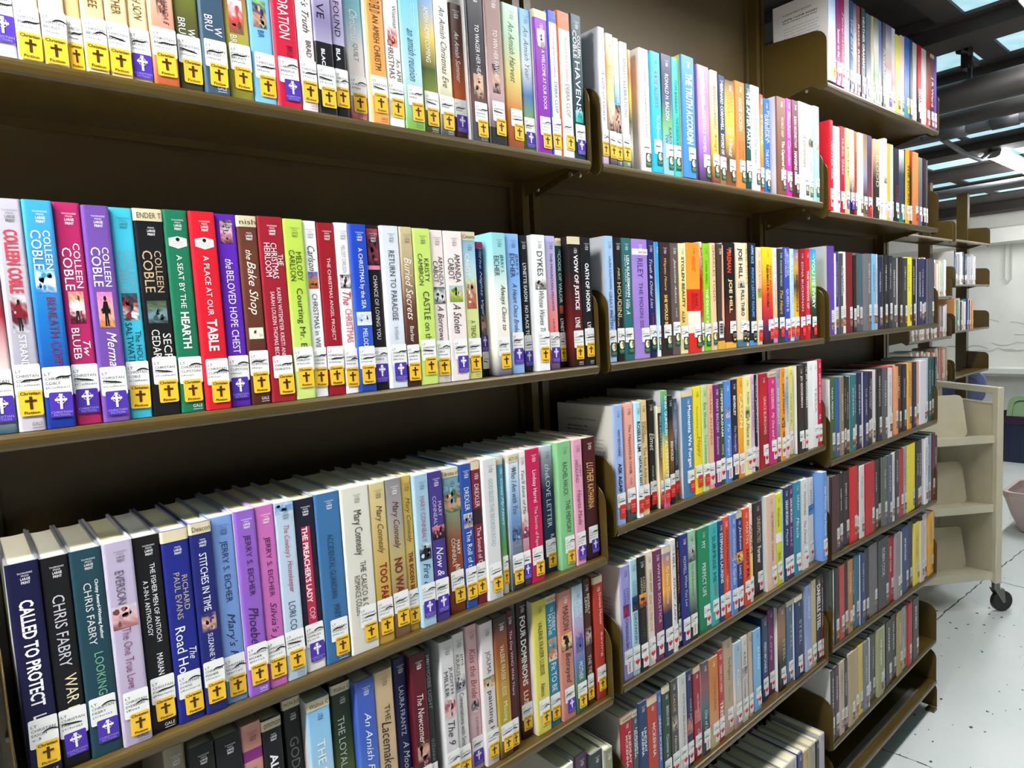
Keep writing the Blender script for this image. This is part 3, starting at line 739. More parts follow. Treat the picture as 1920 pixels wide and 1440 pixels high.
SHELFW = {'A': 'top', 'B': 'second', 'C': 'third', 'D': 'fourth', 'E': 'fifth', 'F': 'lowest'}
PAGE_ME = {}
def block_mesh(w, h, d, c):
    mb = MB(); n = 7; a = w/2; e = .0035                                # fore edge slightly hollow
    pts = [(-a, .004)]+[(a, .004)]+[(a*(1-2*k/n), d-e-.003*math.sin(math.pi*k/n)) for k in range(n+1)]
    mb.prism(pts, 2, .0032, h-.0032, c)
    return mb
def make_book(sh, i, n, row):
    a = row.split(';'); x0, w, h, y = [int(q)/1e4 for q in a[0].split()]
    name, stops, stk, title, texts, op = a[1], [lin(c) for c in a[2].split()], a[3], a[4], a[5], opts(a[6])
    rnd = random.Random(sh+str(i)); b = int(sh[0])-1
    z = ZS[sh]
    if sh in TILT: A, za, C, zc = TILT[sh]; z = za+(zc-za)*(x0-A)/(C-A)
    d = min(.150+rnd.uniform(-.004, .004), .19-y)
    t = empty('hardcover_book', (x0+w/2, y, z+.0006))
    spec = dict(stops=stops, texts=[q for q in texts.split('/') if q], o=op, long=sh == '1C')
    imprint = sh[0] in '12' and 'n' not in op
    backs = rnd.random() < (.62 if luma(stops[0]) > .08 else .35)
    cm = cover_mesh(w, h, d, spec, rnd, imprint, backs)
    for o in [q for q in COL.objects if q.data is cm]: o.parent = t
    c = PAGES[rnd.randrange(len(PAGES))]
    block_mesh(w-2*min(.0024, w*.22)-.0004, h, d-.003, c).build('page_block', M['paper'], t)
    if 'T' in op:                                                       # series tape wrapped over the head of the spine
        mb = MB(); out, inn, r = profile(w+.0006, d); hh = .0135
        for k in range(1, len(out)-2):
            (xa, ya), (xb, yb) = out[k], out[k+1]
            mb.quad([(xa, ya-.0004, h-.0003), (xa, ya-.0004, h-hh), (xb, yb-.0004, h-hh), (xb, yb-.0004, h-.0003)], TAPE)
        if op['T']: write(mb, op['T'], 'n', lin('4a3c28'), -w*.38, w*.44, h-hh*.78, h-hh*.34, -.0007)
        mb.build('series_tape', M['sticker'], t)
    if stk:
        zs = (float(op['zs'])/1e3 if 'zs' in op else (rnd.uniform(.007, .016) if sh[0] == '1' else rnd.uniform(.008, .015)))
        sw = SW[stk]; sc = min(1, (w-.0012)/sw); xs = max(0, w/2-.0012-sw*sc/2-(rnd.uniform(0, .0016) if w > .024 else 0))
        so = place('genre_sticker', STICK[stk], t, (xs, -.00105, zs), (sc, 1, 1)); so.rotation_euler = (0, math.radians(rnd.uniform(-1.6, 1.6)), 0)
        so['label'] = {'y': 'yellow sticker with a dark cross', 'p': 'purple sticker with a white ringed cross', 'g': 'green sticker with a pale oval', 'r': 'red sticker', 'h': 'white sticker with a red heart', 'b': 'white sticker with red script', 'k': 'black sticker with yellow fangs'}[stk]
        nm = NAMES.get(sh, [])
        if sh == '1D': nm = [('GOUGE', '')]*40
        nn = nm[i] if i < len(nm) else (('', '') if sh[0] != '1' else ('HANNON', ''))
        kl = 'CHRISTAN' if sh[0] == '1' else KIND_LINE[stk]
        lines = ('LT', kl)+tuple(s for s in nn if s)
        if sh[0] != '1': lines = ('LT', kl, ('BALSON', 'KELLY', 'MOORE', 'HARPER', 'KEANE', 'HOWELL')[rnd.randrange(6)])
        hh = .0305 if len(lines) > 3 else .0275
        if sh == '1D': lines = ('LT', 'CHRISTAN', 'HANNON')
        var = rnd.randrange(6); cs = min(1, (w-.0008)/.0245)
        zl = zs+SH[stk]-.0045
        if 'zs' in op and float(op['zs']) > 30: zl = .012
        lo = place('call_number_label', call_mesh(lines, var, hh), t, (max(0, w/2-.0006-.0245*cs/2-(rnd.uniform(.001, .003) if w > .029 else 0)), -.00075, zl), (cs, 1, 1))
        lo.rotation_euler = (0, math.radians(rnd.uniform(-1.2, 1.2)), 0)
    tt = ' '.join(title.split()[:3])
    lab = '%s book%s, %s from left, %s shelf, %s bay' % (name, ' lettered '+tt if tt else '', ordinal(i+1), SHELFW[sh[1]], BAY[b])
    tag(t, lab, 'book', 'large print books, %s shelf of the %s bay' % (SHELFW[sh[1]], BAY[b]))
    return t
TABLE = r'''
@1A
654 199 2300 109;pale lavender;ede6f4 d9cdf0;p;;;
855 200 2277 63;cream;f3e6c8;y;;;zs=1
1057 216 2303 63;cream tan;efdcb6;y;;;zs=1
1274 141 2287 102;sandy;eacb93;y;;;zs=1
1418 206 2292 50;straw;f0cf95;y;;CEE|5a4a28|.66-.72|.5|.4|n;zs=3
1625 216 2273 58;buff;edd09c;y;;THER|5a4a28|.64-.721|.5|.38|n;zs=3
1843 201 2303 87;pale straw;f1d9a8;p;;H SON|5a4a28|.62-.7235|.5|.42|i;zs=3
2046 257 2293 58;peach pink;e9a29a f0b9a0 b4552c;y;;WANDA E|402030|.6-.719|.66|.22|i;pic=.56-.7:f3b7a8,3a2a26,e8a08c:.3
2305 267 2304 98;meadow green;c9b52c 8f9a3a 5a5a2c 3b3a2c;y;;BRU|ffffff|.66-.735|.3|.28|n/W|ffffff|.705-.742|.66|.28|n;
2574 271 2301 60;slate blue;3d5468;y;;BRU|ffffff|.622-.696|.34|.32|n/W|ffffff|.674-.717|.7|.3|n;g
2847 289 2277 96;olive farm;8b8f9a b04038 a8a046 7f7a2c;y;;BRU|e8e4c8|.68-.745|.34|.26|n/W|e8e4c8|.72-.752|.7|.24|n;pic=.5-.67:ffffff,d04040,706040:.5
3138 286 2279 105;sky blue;7fbfe4;y;;BR|2c5a90|.622-.66|.5|.26|n;pic=.47-.61:8fc070,30406a,e0a080,203050:.5
3425 302 2272 67;crimson;c9233f;p;ORATION;ORATION|ffffff|.42-.64|.45|.44|n/BRU|7a1020|.675-.727|.6|.24|n;
3730 212 2271 63;pink-white;f1ece8 efdcd8;y;'s Truth;r's Truth|222222|.39-.579|.55|.44|i/BRAD|222222|.622-.71|.6|.32|n;g
3944 252 2268 51;violet grey;d8d0e6 8a7fa8 eae8f0;y;VE;VE|1a1a24|.40-.484|.4|.4|n/BLAC|ffffff|.647-.736|.4|.2|b;band=.61-1:1c1a1e
4198 190 2277 84;lilac;e6c8dc a29ac0 e8e4ee;y;FOUND;FOUND|1a1a24|.36-.555|.46|.42|n/BLA|ffffff|.62-.69|.4|.3|b;band=.60-1:1c1a1e
4444 267 2289 180;teal and red;4f97b4 6fb0c4 8fc4d0 f0ebe6 f0e4e0 b8202c;y;Christmas Quilt;Christmas|f8f8f8|.36-.54|.5|.44|i/QUILT|8a8a8a|.55-.65|.5|.3|n;g
4713 261 2265 65;apricot;eaa558;y;AN AMISH CHRISTM;AN AMISH CHRISTM|4a3418|.37-.69|.5|.36|n/ULD ER D|4a3418|.26-.36|.5|.6|n;g
4976 259 2292 78;white;f5f2ee;y;CHRISTMAS;CHRISTMAS|5a3a3a|.49-.72|.34|.34|n/An AMIS|5a3a3a|.60-.75|.75|.26|n/Wiseman|6a5a5a|.29-.42|.7|.26|n;pic=.41-.53:f4f0ea,c03028,e8a890:.5
5237 322 2279 57;aqua;54bfdc 8fd4e6 b8e0ea 7fb43c;y;an amish reunion;an amish reunion|2a5a80|.40-.71|.5|.4|i/line|e8f4fa|.24-.38|.66|.2|n;g
5561 285 2277 104;sunset field;3f6fc0 9cb8d8 f0d060 4a5a20 8a9a38 3a3a24;y;AMISH HOMECOMING;AMISH HOMECOMING|f4f4ee|.22-.56|.5|.28|n;g
5848 255 2298 89;white;f3f2ee f6f4ee ebe4c0 3a4044;y;An Amish Christmas Eve;An Amish Christmas Eve|55504a|.2-.70|.5|.42|i;g
6181 238 2000 190;autumn brown;4a2a20 5a3020 c05a28 2a1c18;p;An Amish Summer;An Amish Summer|f0e8e0|.2-.57|.5|.36|i;
6421 332 2284 78;charcoal;3a3438 1f1e24 30262a 6a4a44 3c4852;y;TO WAGER HER HEART;TO WAGER HER HEART|f0eaea|.24-.61|.55|.24|n;g,pic=.56-.72:c89a78,e0b898,4a3a38:.5
6755 338 2278 52;mauve;8a6a60 a08078 c0a0a0 2c2a2c;y;TO WIN HER FAVOR;TO WIN HER FAVOR|f0e4e0|.24-.55|.55|.26|n;pic=.47-.66:2a2224,e0b49c,1c1a1c:.4,band=.89-1:262626
7149 361 2230 105;sage and straw;bcd8c4 b4d0b0 d8c878 c8752c 9a4c28;y;An Amish Harvest;An Amish Harvest|4a5a40|.12-.54|.5|.34|i;
7574 258 2279 170;blue meadow;6aa8dc b8d4ec dce4e8 4a7ab0 8ab040 5f8a30;p;An Amish Year;An Amish Year|5a6a80|.12-.49|.5|.4|i;
7834 312 2312 107;vivid purple;8d2fae 8326a4 8326a4;y;A WELCOME AT OUR DOOR;A WELCOME AT OUR DOOR|f4eef8|.27-.685|.6|.24|n;T=,pic=.13-.26:ffffff,e8d8d8,40303a:.5
8148 219 2369 98;blue and white;f6f6f8;y;Counting on a Cowboy;Counting on a Cowboy|c04878|.14-.455|.55|.3|n/DEBRA CLOP|2c3a80|.485-.70|.6|.32|n;band=0-.08:2c49c4,side=2c49c4
8369 314 2420 95;orange and white;f6f4f0;y;Assured by a Cowboy;Assured by a Cowboy|d05a30|.165-.475|.6|.24|n/DEBRA CLOP|6a5a50|.49-.715|.62|.3|n;band=0-.12:e0662c,side=e0662c
8685 277 2446 87;dark teal;173a44 14343c 163a40 1c3c44;p;HAVENS;COLLEEN|ffffff|.14-.29|.7|.24|n/COBLE|ffffff|.11-.3|.34|.34|n/HAVENS|f4fafa|.32-.67|.48|.44|n;pic=.66-.74:8fd8d8,20b0a8:.6
@1B
232 270 2299 87;teal and red;2f5a6a 35606c a02838 f0dcd8 2c5668;p;;;
503 227 2282 70;silver grey;b9b4bd b5b0b9 a9a5b0 bfb8bf;y;STRANDS;COLLEEN COBLE|d6404e|.13-.4|.5|.5|b/STRANDS|ffffff|.58-.74|.5|.26|n;g,pic=.41-.57:cfccd4,8a2630,4a2028,c8c4cc:.5:r
732 249 2284 55;sea blue;3f9fd4 3a8ecb 1f6fb4 1c4fa0 1a2f88;p;;COLLEEN|ffffff|.13-.3|.7|.24|n/COBLE|ffffff|.13-.3|.34|.34|n/BENEATH COPPE|7a3050|.42-.74|.6|.3|n;pic=.3-.4:4fa8d8,e8f0f4,2f7fc0:.6
983 242 2288 107;raspberry;b02a60;p;BLUEB;COLLEEN|ffffff|.18-.38|.7|.24|n/COBLE|ffffff|.2-.39|.34|.34|n/BLUEB|ffffff|.56-.7|.34|.28|n/Tw|ffffff|.62-.69|.7|.26|i;pic=.395-.54:e87888,e4c090,f0ecec,a02838,302028:.5:w
1227 248 2268 52;violet;6c4a98;p;Merma;COLLEEN|ffffff|.19-.37|.7|.24|n/COBLE|ffffff|.19-.37|.34|.34|n/Merma|ffffff|.58-.74|.6|.36|i;pic=.395-.56:e87aa8,f09ab0,e0a080,b07038:.5:k
1477 225 2270 102;cyan;3fb4cc;y;The HOUSE SALTWATER;COLLEEN|7d9aa8|.2-.4|.7|.24|n/COBLE|7d9aa8|.2-.4|.34|.34|n/The HOUSE|143848|.58-.76|.7|.26|n/SALTWATER|143848|.54-.76|.34|.28|n;pic=.4-.53:3a5a68,1e2a2c,b03838,e0e8ea,2c3a40:.6
1703 290 2279 98;black;1b1a1c;y;SECRE CEDAR;COLLEEN|c8b088|.2-.4|.7|.24|n/COBLE|c8b088|.2-.4|.34|.34|n/SECRE|e8e4dc|.6-.76|.74|.28|n/CEDAR C|e8e4dc|.58-.76|.36|.28|n;T=ENDER T,pic=.44-.55:3a4a38,5a6a50,7090a8,20301c:.6
1995 260 2284 95;green;1f7050;y;A SEAT BY THE HEARTH;A SEAT BY THE|f0f0e8|.22-.48|.5|.22|n/HEARTH|f4f4ec|.5-.68|.5|.34|b;g,badge
2257 280 2279 56;red;cf1f2d;y;A PLACE AT OUR TABLE;A PLACE AT OUR|fbeaea|.22-.52|.5|.22|n/TABLE|fff2f2|.54-.7|.5|.4|b;badge
2540 244 2274 97;purple;5b28a8;p;the BELOVED HOPE CHEST;BELOVED HOPE CHEST|efe6fa|.29-.72|.5|.34|n/the|efe6fa|.23-.28|.5|.36|i;pic=.03-.15:2c3028,e8b8c8,c07890,302830:.5
2786 236 2272 81;wood brown;5d3528 6a3a2a 5a3226 4a261c;y;the Bake Shop;Bake Shop|f6ead8|.24-.52|.48|.56|i/the|f6ead8|.18-.23|.46|.3|i;g,T=nish,pic=.59-.65:f0ecd8,e8e4cc:.65
3024 313 2276 71;dark red;98202e;y;THE CHRISTMAS HEIRLOOM;THE|f6e8e4|.2-.26|.8|.2|n/CHRISTMAS|f6e8e4|.14-.33|.56|.24|n/HEIRLOOM|f6e8e4|.14-.32|.3|.24|n/KAREN WITEMEYER KRISTI ANN|f2dede|.38-.76|.62|.16|n/SARAH LOUDIN THOMAS BECK|f2dede|.4-.76|.36|.16|n;
3339 259 2265 71;lime;b9d456 b4d04c c0d868 c8dc7c;y;Courting Mr. Em;MELODY|3a4a18|.18-.34|.66|.28|n/CARLSON|3a4a18|.17-.34|.32|.28|n/Courting Mr. Em|34441a|.38-.75|.52|.4|n;
3601 190 2261 107;white;f4f3f2;y;CHRISTMAS in WINT;Carlson|333333|.14-.28|.5|.5|i/CHRISTMAS in WINT|222222|.41-.76|.5|.36|n;pic=.285-.38:2858b8,c08038,a04828:.6
3793 245 2250 106;dark red;961c28;y;THE CHRISTMAS ANGEL PROJECT;THE CHRISTMAS ANGEL PROJECT|f2dcd8|.2-.68|.5|.24|n;
4040 194 2262 95;white;f3f1ef;y;The CHRISTMAS;MELODY CARLSON|8a8680|.13-.29|.5|.3|n/The|d02c38|.4-.48|.5|.6|i/CHRISTMAS|d4505a|.5-.7|.55|.48|n;pic=.3-.38:6a4a50,e8e8ea,303034:.7
4235 246 2252 62;royal blue;2347b4 2347b4 2f58c0 1d3f9c;y;A CHRISTMAS by the SEA;A CHRISTMAS by the SEA|f4f6fc|.14-.5|.5|.34|n/MELODY|e8eefa|.62-.75|.5|.28|n;pic=.52-.6:e8eef4,c0d0e0,f0f4f8:.8
4483 213 2254 107;black;1d1b1f;p;CHANCE OF LOVING YOU;CHANCE OF LOVING YOU|e8dcd8|.3-.69|.5|.28|n;pic=.02-.24:c04858,302428,8a3a48,201c20:.7,band=.24-.265:f08cae
4699 287 2258 61;pearl grey;d7dce4 dce0e8 d4dae2;p;RETURN TO PARADISE;RETURN TO PARADISE|3a4450|.15-.58|.5|.32|n/BARBAR|8a929c|.62-.7|.5|.2|n;
4988 213 2256 53;rusty brown;cbbd94 b4a078 6a4430 4a2c22 3c241e;y;Buried Secrets;Buried Secrets|f4eee2|.19-.58|.5|.54|i/Barbar|f0e8dc|.62-.72|.5|.3|n;
5203 301 2248 51;lime green;c3dc70;y;CASTLE on the;KRISTY|3a4a20|.19-.34|.68|.26|n/CAMBRON|3a4a20|.16-.36|.34|.26|n/CASTLE on the|3a4a20|.4-.74|.55|.36|n;
5506 246 2244 85;shell pink;efe0da;y;A Borrowed;AMANDA|3a3a3a|.17-.36|.68|.3|n/CABOT|3a3a3a|.2-.34|.32|.32|n/A Borrowed|3c3c3c|.49-.76|.5|.42|i;g,pic=.37-.48:40504a,e8ecea,303a34:.7
5754 337 2242 72;pale pink;f0e2dc;p;A Stolen;AMANDA|3a3a3a|.15-.34|.66|.3|n/CABOT|3a3a3a|.18-.32|.3|.32|n/A Stolen|3c3c3c|.48-.68|.5|.42|i;pic=.36-.47:a8c8d8,c8b850,6a9a40:.65
6093 270 2253 97;sky and straw;6fa8c8 b8d4dc c8d890 d8d88a d8d684;y;A TENDE;CABOT|f0f4f0|.15-.3|.34|.3|n/A TENDE|4a5030|.6-.73|.5|.34|n;T=Cimarro,g,pic=.32-.52:d0dcb0,b86a5a,a85848:.6
6495 137 2135 260;navy;20306c 1c2c68 1a2450 1c1c22;p;The Nights Vigil;The Nights Vigil|f0f2fa|.1-.54|.45|.4|i;zs=40,band=.0-.05:c0406c,pic=.54-.7:1a1c24,c89888,20222a:.6
6634 303 2258 51;aqua and cream;8fd0d4 a4d8dc e4ece0 f4eee0 ece4d8 4a4858;y;Always Close to;JERRY S.|2a3a40|.15-.28|.64|.26|n/EICHER|2a3a40|.16-.3|.3|.34|n/Always Close to|3a3a3c|.36-.68|.6|.42|i;
6987 274 2265 101;light blue;8ab4e8 84b0e6 b0d0f0 94b8e8;p;A Heart Once Broken;JERRY S.|26385a|.14-.3|.72|.26|n/EICHER|26385a|.14-.31|.4|.36|n/A Heart Once Broken|26406a|.35-.73|.5|.36|i;
7335 180 2264 180;black;1c1c1e;p;NO PLACE TO;LYNETTE EASON|f4f4f4|.2-.48|.5|.42|b/NO PLACE TO|f4f4f4|.51-.74|.5|.42|b;
7517 287 2267 51;white;f1f0ee;y;Whose Waves Th;DYKES|333333|.12-.3|.5|.44|n/Whose Waves Th|5a5a5c|.41-.72|.5|.4|i;pic=.32-.4:f0efed,a8a09c,5a5450:.8
7866 234 2272 109;lavender and coral;b4b0dc b8b0d8 c8a8c8 f08c88 f07a80 585078;p;THE MOUNTAIN MIDWIFE;THE MOUNTAIN MIDWIFE|4a3a60|.13-.56|.5|.26|n/LAURA|5a3a50|.62-.72|.5|.2|n;
8256 148 2272 260;green and black;174a40 1c5a48 14201e 1a1a1a;y;CODE OF VALOR;CODE OF VALOR|f2f6f4|.12-.5|.5|.5|b/LYNETT|f2f2f2|.62-.74|.5|.5|b;T=UE JUS,pic=.52-.58:f08050,c04028:.5
8406 297 2287 92;black and red;231d1f 201a1c 4a1818 6a1c1a 241818;y;VOW OF JUSTICE;VOW OF JUSTICE|f4f2f2|.14-.56|.5|.46|b/LYNE|f2f2f2|.62-.7|.5|.4|b;T=,g
8706 256 2281 79;black;1c1c1f;y;OATH OF HONOR;OATH OF HONOR|f4f4f4|.2-.58|.5|.4|b/LYN|f0f0f0|.66-.73|.5|.36|b;g
@1C
252 277 2298 128;navy;16173a;y;CALLED TO PROTECT;CALLED TO PROTECT|f4f2f0|.17-.66|.5|.44|b/LYN|e8e6e4|.7-.77|.5|.4|b;g,lc=c9c4b4
531 254 2280 147;black;161618;p;WAR ROO;CHRIS FABRY|c8c6d0|.18-.52|.5|.42|n/WAR ROO|e8d8b0|.56-.84|.6|.42|n;
787 292 2288 134;dark teal;20414c;p;LOOKING INT;CHRIS FABRY|d4d8d8|.16-.46|.44|.24|n/Christy Award-Winning Author|e8e8e8|.15-.44|.72|.14|b/LOOKING INT|6fae8c|.5-.8|.56|.28|n;
1081 285 2301 98;lavender;b3a8bf b8acc4 b4a8be;y;The One True Love;EVERSON|5a4a60|.14-.3|.46|.3|n/The One True Love|8a4a70|.42-.72|.5|.3|n;g,pic=.31-.42:c8c4d0,e0b0b0,8a5050:.75
1368 278 2284 140;black;171719;y;FISHER MEN OF ANTIOCH;THE FISHER MEN OF ANTIOCH|f2f2f2|.14-.54|.62|.18|n/A 3-IN-1 ANTHOLOGY|f2f2f2|.22-.5|.32|.18|n/MARIAN|f2f2f2|.6-.71|.56|.22|n;g
1648 292 2290 120;royal blue;20287c;y;The Road H;RICHARD|b4aa90|.24-.42|.7|.2|n/PAUL EVANS|b4aa90|.22-.46|.42|.22|n/Road Ho|eceef4|.5-.74|.36|.36|n/The|eceef4|.62-.68|.74|.26|i;T=
1942 238 2319 92;navy;202668;y;STITCHES IN TIME;STITCHES IN TIME|eceefa|.16-.46|.5|.34|n/SUZANNE WO|e4e4f0|.58-.76|.5|.24|n;T=Deacon,pic=.475-.57:2a3070,d8a888,2c3468:.6
2182 263 2319 145;cornflower blue;7597cf;y;Mary's F;JERRY S. EICHER|2a3a5c|.13-.46|.5|.36|n/Mary's F|24365c|.52-.76|.5|.46|i;
2447 252 2341 93;purple;8d5cba;y;Phoebe;JERRY S. EICHER|3a2450|.13-.46|.5|.36|n/Phoebe|3a2450|.52-.72|.5|.46|i;g
2701 233 2341 115;orchid pink;c068ac;y;Silvia's;JERRY S. EICHER|4a2048|.17-.5|.5|.36|n/Silvia's J|4a2048|.53-.74|.5|.46|i;
2935 259 2334 117;pale blue;b6c9d9;y;The Cowboy's Housekeeper;The Cowboy's|b04050|.13-.31|.5|.36|i/Housekeeper|b04050|.33-.51|.54|.36|i/LORI CO|34485c|.56-.72|.5|.34|n;g,pic=.0-.07:a8c0d8,5a8ac0,c4d4e2:.8
3196 275 2313 140;midnight blue;1c1e30 1a1c2e 261c2c 1c1a28;p;THE PREACHER'S LADY;THE PREACHER'S LADY|f6e4e6|.16-.6|.44|.28|b/COP|e8c8cc|.63-.7|.5|.26|n;band=.84-1:e6e2de,stripe=b02a48
3473 354 2326 126;steel blue;3a6c9a;y;AN ACCIDENTAL GUARDIAN;ACCIDENTAL GUARDIAN|26405c|.24-.62|.5|.24|n/MARY|26405c|.66-.74|.56|.26|n;g
3829 424 2329 104;ivory white;d8d4c6;y;THE CALICO & CO;Mary Connealy|34302a|.14-.41|.5|.36|n/THE CALICO & CO|3a362e|.45-.76|.6|.2|n/ROMANCE COLLEC|3a362e|.53-.77|.36|.2|n;
4255 256 2318 114;tan gold;cfc08c c8b070 c4a048 b8923c;y;TOO FAR;Mary Connealy|5a3c20|.14-.44|.5|.48|i/TOO FAR|8a2420|.5-.74|.55|.46|b;
4513 268 2318 122;grey and gold;8a8488 a09a94 b4a468 9c8458 70503c;y;NO WA;Mary Connealy|5a2c28|.14-.44|.5|.48|i/NO WA|7a2420|.5-.72|.5|.5|b;
4782 180 2317 149;mustard gold;c8a850 ccb060 c09838;y;THE BODEN BIRTH;Mary Connealy|5a3820|.14-.43|.5|.5|i/THE BODEN BIRTH|7a2a20|.49-.8|.5|.4|b;
4964 259 2298 93;light blue;9cbcd0 a4c4d6;p;Fire &;MARY CONNEALY|a46a74|.14-.44|.5|.32|n/Fire & I|22507a|.58-.78|.52|.46|i;pic=.45-.56:c8d8e0,26303a,3a4650:.7:k
5226 246 2296 100;indigo violet;453680;p;Now & Forever;MARY|c8c0e0|.2-.3|.7|.24|n/CONNEALY|c8c0e0|.16-.37|.34|.26|n/Now & Fore|f0eef8|.5-.84|.5|.5|i;pic=.36-.45:e07888,30283a,181420:.8
5517 303 2279 150;rust red;6fa0b8 7a9a80 8a4a2a 86401f 6e3018;y;AIMING;MARY|f0e2d8|.5-.6|.7|.22|n/CONNEALY|f0e2d8|.48-.68|.4|.24|n/AIMING|f4e8e0|.66-.8|.6|.28|n;T=Brides of,pic=.11-.3:88b0c4,3a5038,d8a488,4a6a40:.9
5822 217 2300 131;denim blue;2a4c98;y;The Roll of the;DREXLER|e8ecf4|.16-.32|.5|.4|n/The Roll of the|f0f2f8|.46-.76|.5|.44|n;pic=.34-.44:c8d4e4,3050a0,d0b090:.7
6040 191 2312 140;maroon;7c2030;y;The Sound of Dist;DREXLER|f0dcdc|.16-.32|.5|.44|n/The Sound of Dist|f2e0e0|.46-.76|.5|.42|n;T=,band=.33-.44:30202a
6233 303 2308 95;silver white;d8d6d4 dcdad8 d4d4d4;y;GOD BLESS THE BROKEN ROAD;GOD BLESS THE BROKEN ROAD|9ab0b8|.14-.62|.5|.3|n;g
6585 116 2301 140;turquoise;4a9cb4 58a8bc 5aa04a d8d8c8;y;Cross My Heart;Cross My Heart|e8f2f4|.16-.5|.5|.5|i;T=
6761 243 2300 101;pale blue shore;dce4ea a8c4dc 6a8cb8 6a7078 1e2024;y;Who I Am with You;Who I Am with You|34404c|.1-.44|.5|.46|i;T=ACY OF,pic=.52-.68:7a98c0,283448,4a6aa0,8a8c90:.7
7006 168 2309 109;white photo;ece8e6 e8e2e0 c8909c 2a2628;p;You'll think of Me;You'll think of Me|4a3a3c|.14-.46|.5|.44|i;pic=.46-.64:e8e0dc,c8a898,c05078,2a2a34:.8
7176 313 2313 109;crimson pink;c01f50;y;Secrets of Paper;Lindsay Harrel|fbe8ee|.16-.4|.5|.36|n/The Secrets of Paper|f4c8d4|.43-.74|.5|.3|n;
7637 292 2271 250;dark navy;b8c4cc 1c3452 183050 182c48;y;THE LOVE LETTER;the|dfe6ea|.14-.24|.5|.4|i/LOVE LETTER|dfe6ea|.24-.64|.5|.36|n/RA|dfe6ea|.7-.75|.66|.3|n;
7932 363 2305 145;mint green;82bf86;y;THE MEMORY;RACHEL HAUCK|23402a|.16-.42|.5|.32|n/THE MEMORY|23402a|.46-.72|.6|.3|n;
8297 243 2299 110;rose pink;dd9cb4;p;Hearts Made;JODY|7a3a50|.2-.3|.68|.28|n/HEDLUND|7a3a50|.16-.34|.34|.3|n/Hearts Made|8a3a58|.4-.68|.5|.44|i;
8585 345 2282 145;oxblood;4c1a1c 471819 3a1416;p;Katharina;LUTHER|e0b468|.2-.36|.5|.5|i/KATHARINA|e0b468|.38-.58|.5|.44|n;lab=1
@1D
1459 239 2472 230;putty tan;8f8370 b8b2a4;;;;
1700 288 2406 120;black;1a1a1a;;;;
1991 312 2383 128;black crown;18181c;;THE ROYAL;THE ROYAL|c8b8bc|.26-.4|.6|.2|n/~|8a3a4c|.18-.22|.5|.3|n;
2305 246 2407 148;pink and plum;c88a80 b88078 7a2a68 e8dcd0 7a2a64;;;Book One|6a4a50|.24-.32|.5|.3|n;band=.14-.2:7c2a70
2552 255 2358 149;black;17171a;;ALWAYS LO;ALWAYS LO|ececec|.2-.62|.5|.4|b;T=ommon
2872 248 2442 280;black;19191a;;GODDARD;GODDARD|7a7a7c|.22-.62|.5|.46|n;T=MON JUS
3122 325 2382 99;sky and wheat;7cb4da 90c0de a8c8dc c8c890 a89a48;;THE PATIEN;THE PATIEN|e8f0f4|.24-.66|.5|.34|n;T=Walnut C
3528 292 2385 240;green field;283424 34482a 6a7a28 9a9428;;THE LOYAL ON;THE LOYAL ON|eceee0|.2-.62|.4|.34|n;T=Walnut C
3822 298 2358 107;royal blue;4058a8 3c5cb0 4a70c0 385ca8;;An Amish Family;An Amish Family|e6ecf8|.2-.72|.5|.44|i;
4122 295 2372 119;tan;bda480 c0a684 b49a78;;THE Lacemaker;THE|3a2c20|.22-.32|.6|.28|n/Lacemaker|2c2018|.32-.66|.5|.52|i/LA|3a2c20|.72-.78|.6|.24|n;
4497 217 2377 240;navy;161c4a 18205a 1c2c70;y;A Moonb;LAURA FRANTZ|e0e4f0|.18-.5|.5|.36|n/A Moonb|eef0f8|.54-.78|.6|.46|i;
4716 263 2385 119;maroon;58141f 541220;y;The Newcomer;The Newcomer|f0e0dc|.26-.58|.5|.4|i/SUZANNE|e0c8c8|.7-.84|.6|.26|n;pic=.57-.7:3a1014,d8a890,301014:.7
4982 114 2400 160;dark green;202c28 24302c;y;;PHOEBE LIGHT|8a9490|.1-.4|.5|.5|n/SUZANNE|8a9490|.6-.75|.5|.4|n;
5237 257 2409 117;white;d0cccc d4d0d0;y;The 9;JUDITH|4a3a3a|.18-.36|.68|.28|n/MILLER|4a3a3a|.2-.37|.34|.28|n/The 9|3a3030|.54-.7|.5|.5|i;pic=.38-.52:e0dcdc,a02048,d8b0a0,c8c0c4:.7
5496 228 2432 149;grey white;d2cfcc d6d3d0;y;Conversations with;JIM|6a6664|.14-.22|.7|.24|n/KRAUS|6a6664|.14-.28|.36|.3|n/Conversations with Smith|3a3634|.4-.78|.5|.36|n;pic=.28-.39:d4d0cc,2c2a2c,a8a4b4:.7
5798 231 2434 220;blush pink;d8b0b2 dab4b4;p;Kiss the Bride;Kiss the Bride|b03848|.16-.5|.5|.5|i/KATHRYN SP|8a5058|.64-.8|.56|.2|n;pic=.51-.6:d8b4b4,2c2426,e0d0d0:.6
6031 274 2412 150;white pink;d6cccc d9cfcf;y;painting H;JOLMA|4a4644|.2-.36|.5|.4|n/painting H|2c2a28|.48-.78|.5|.44|n;g,pic=.38-.47:5a7a50,c89860,e0d8d0:.75
6307 274 2419 117;forest and gold;2a302a 8a4a24 b08434 a89830 4a3020;y;Missing;VALERIE FRASER LUESSE|d8d0a8|.2-.56|.5|.32|n/Missing|e8e0c0|.6-.74|.5|.36|n;
6583 146 2446 140;maroon;4c1420 501622;y;WHO WAS There;The Day WHO WAS There|e0c0c0|.14-.6|.5|.42|n;
6898 266 2486 260;black and rust;1c1416 301614 9a3c20 2a1412;y;FOUR DOMINIONS;FOUR DOMINIONS|f2f0ee|.12-.62|.5|.46|b/LUS|f0d8c8|.66-.76|.5|.4|b;
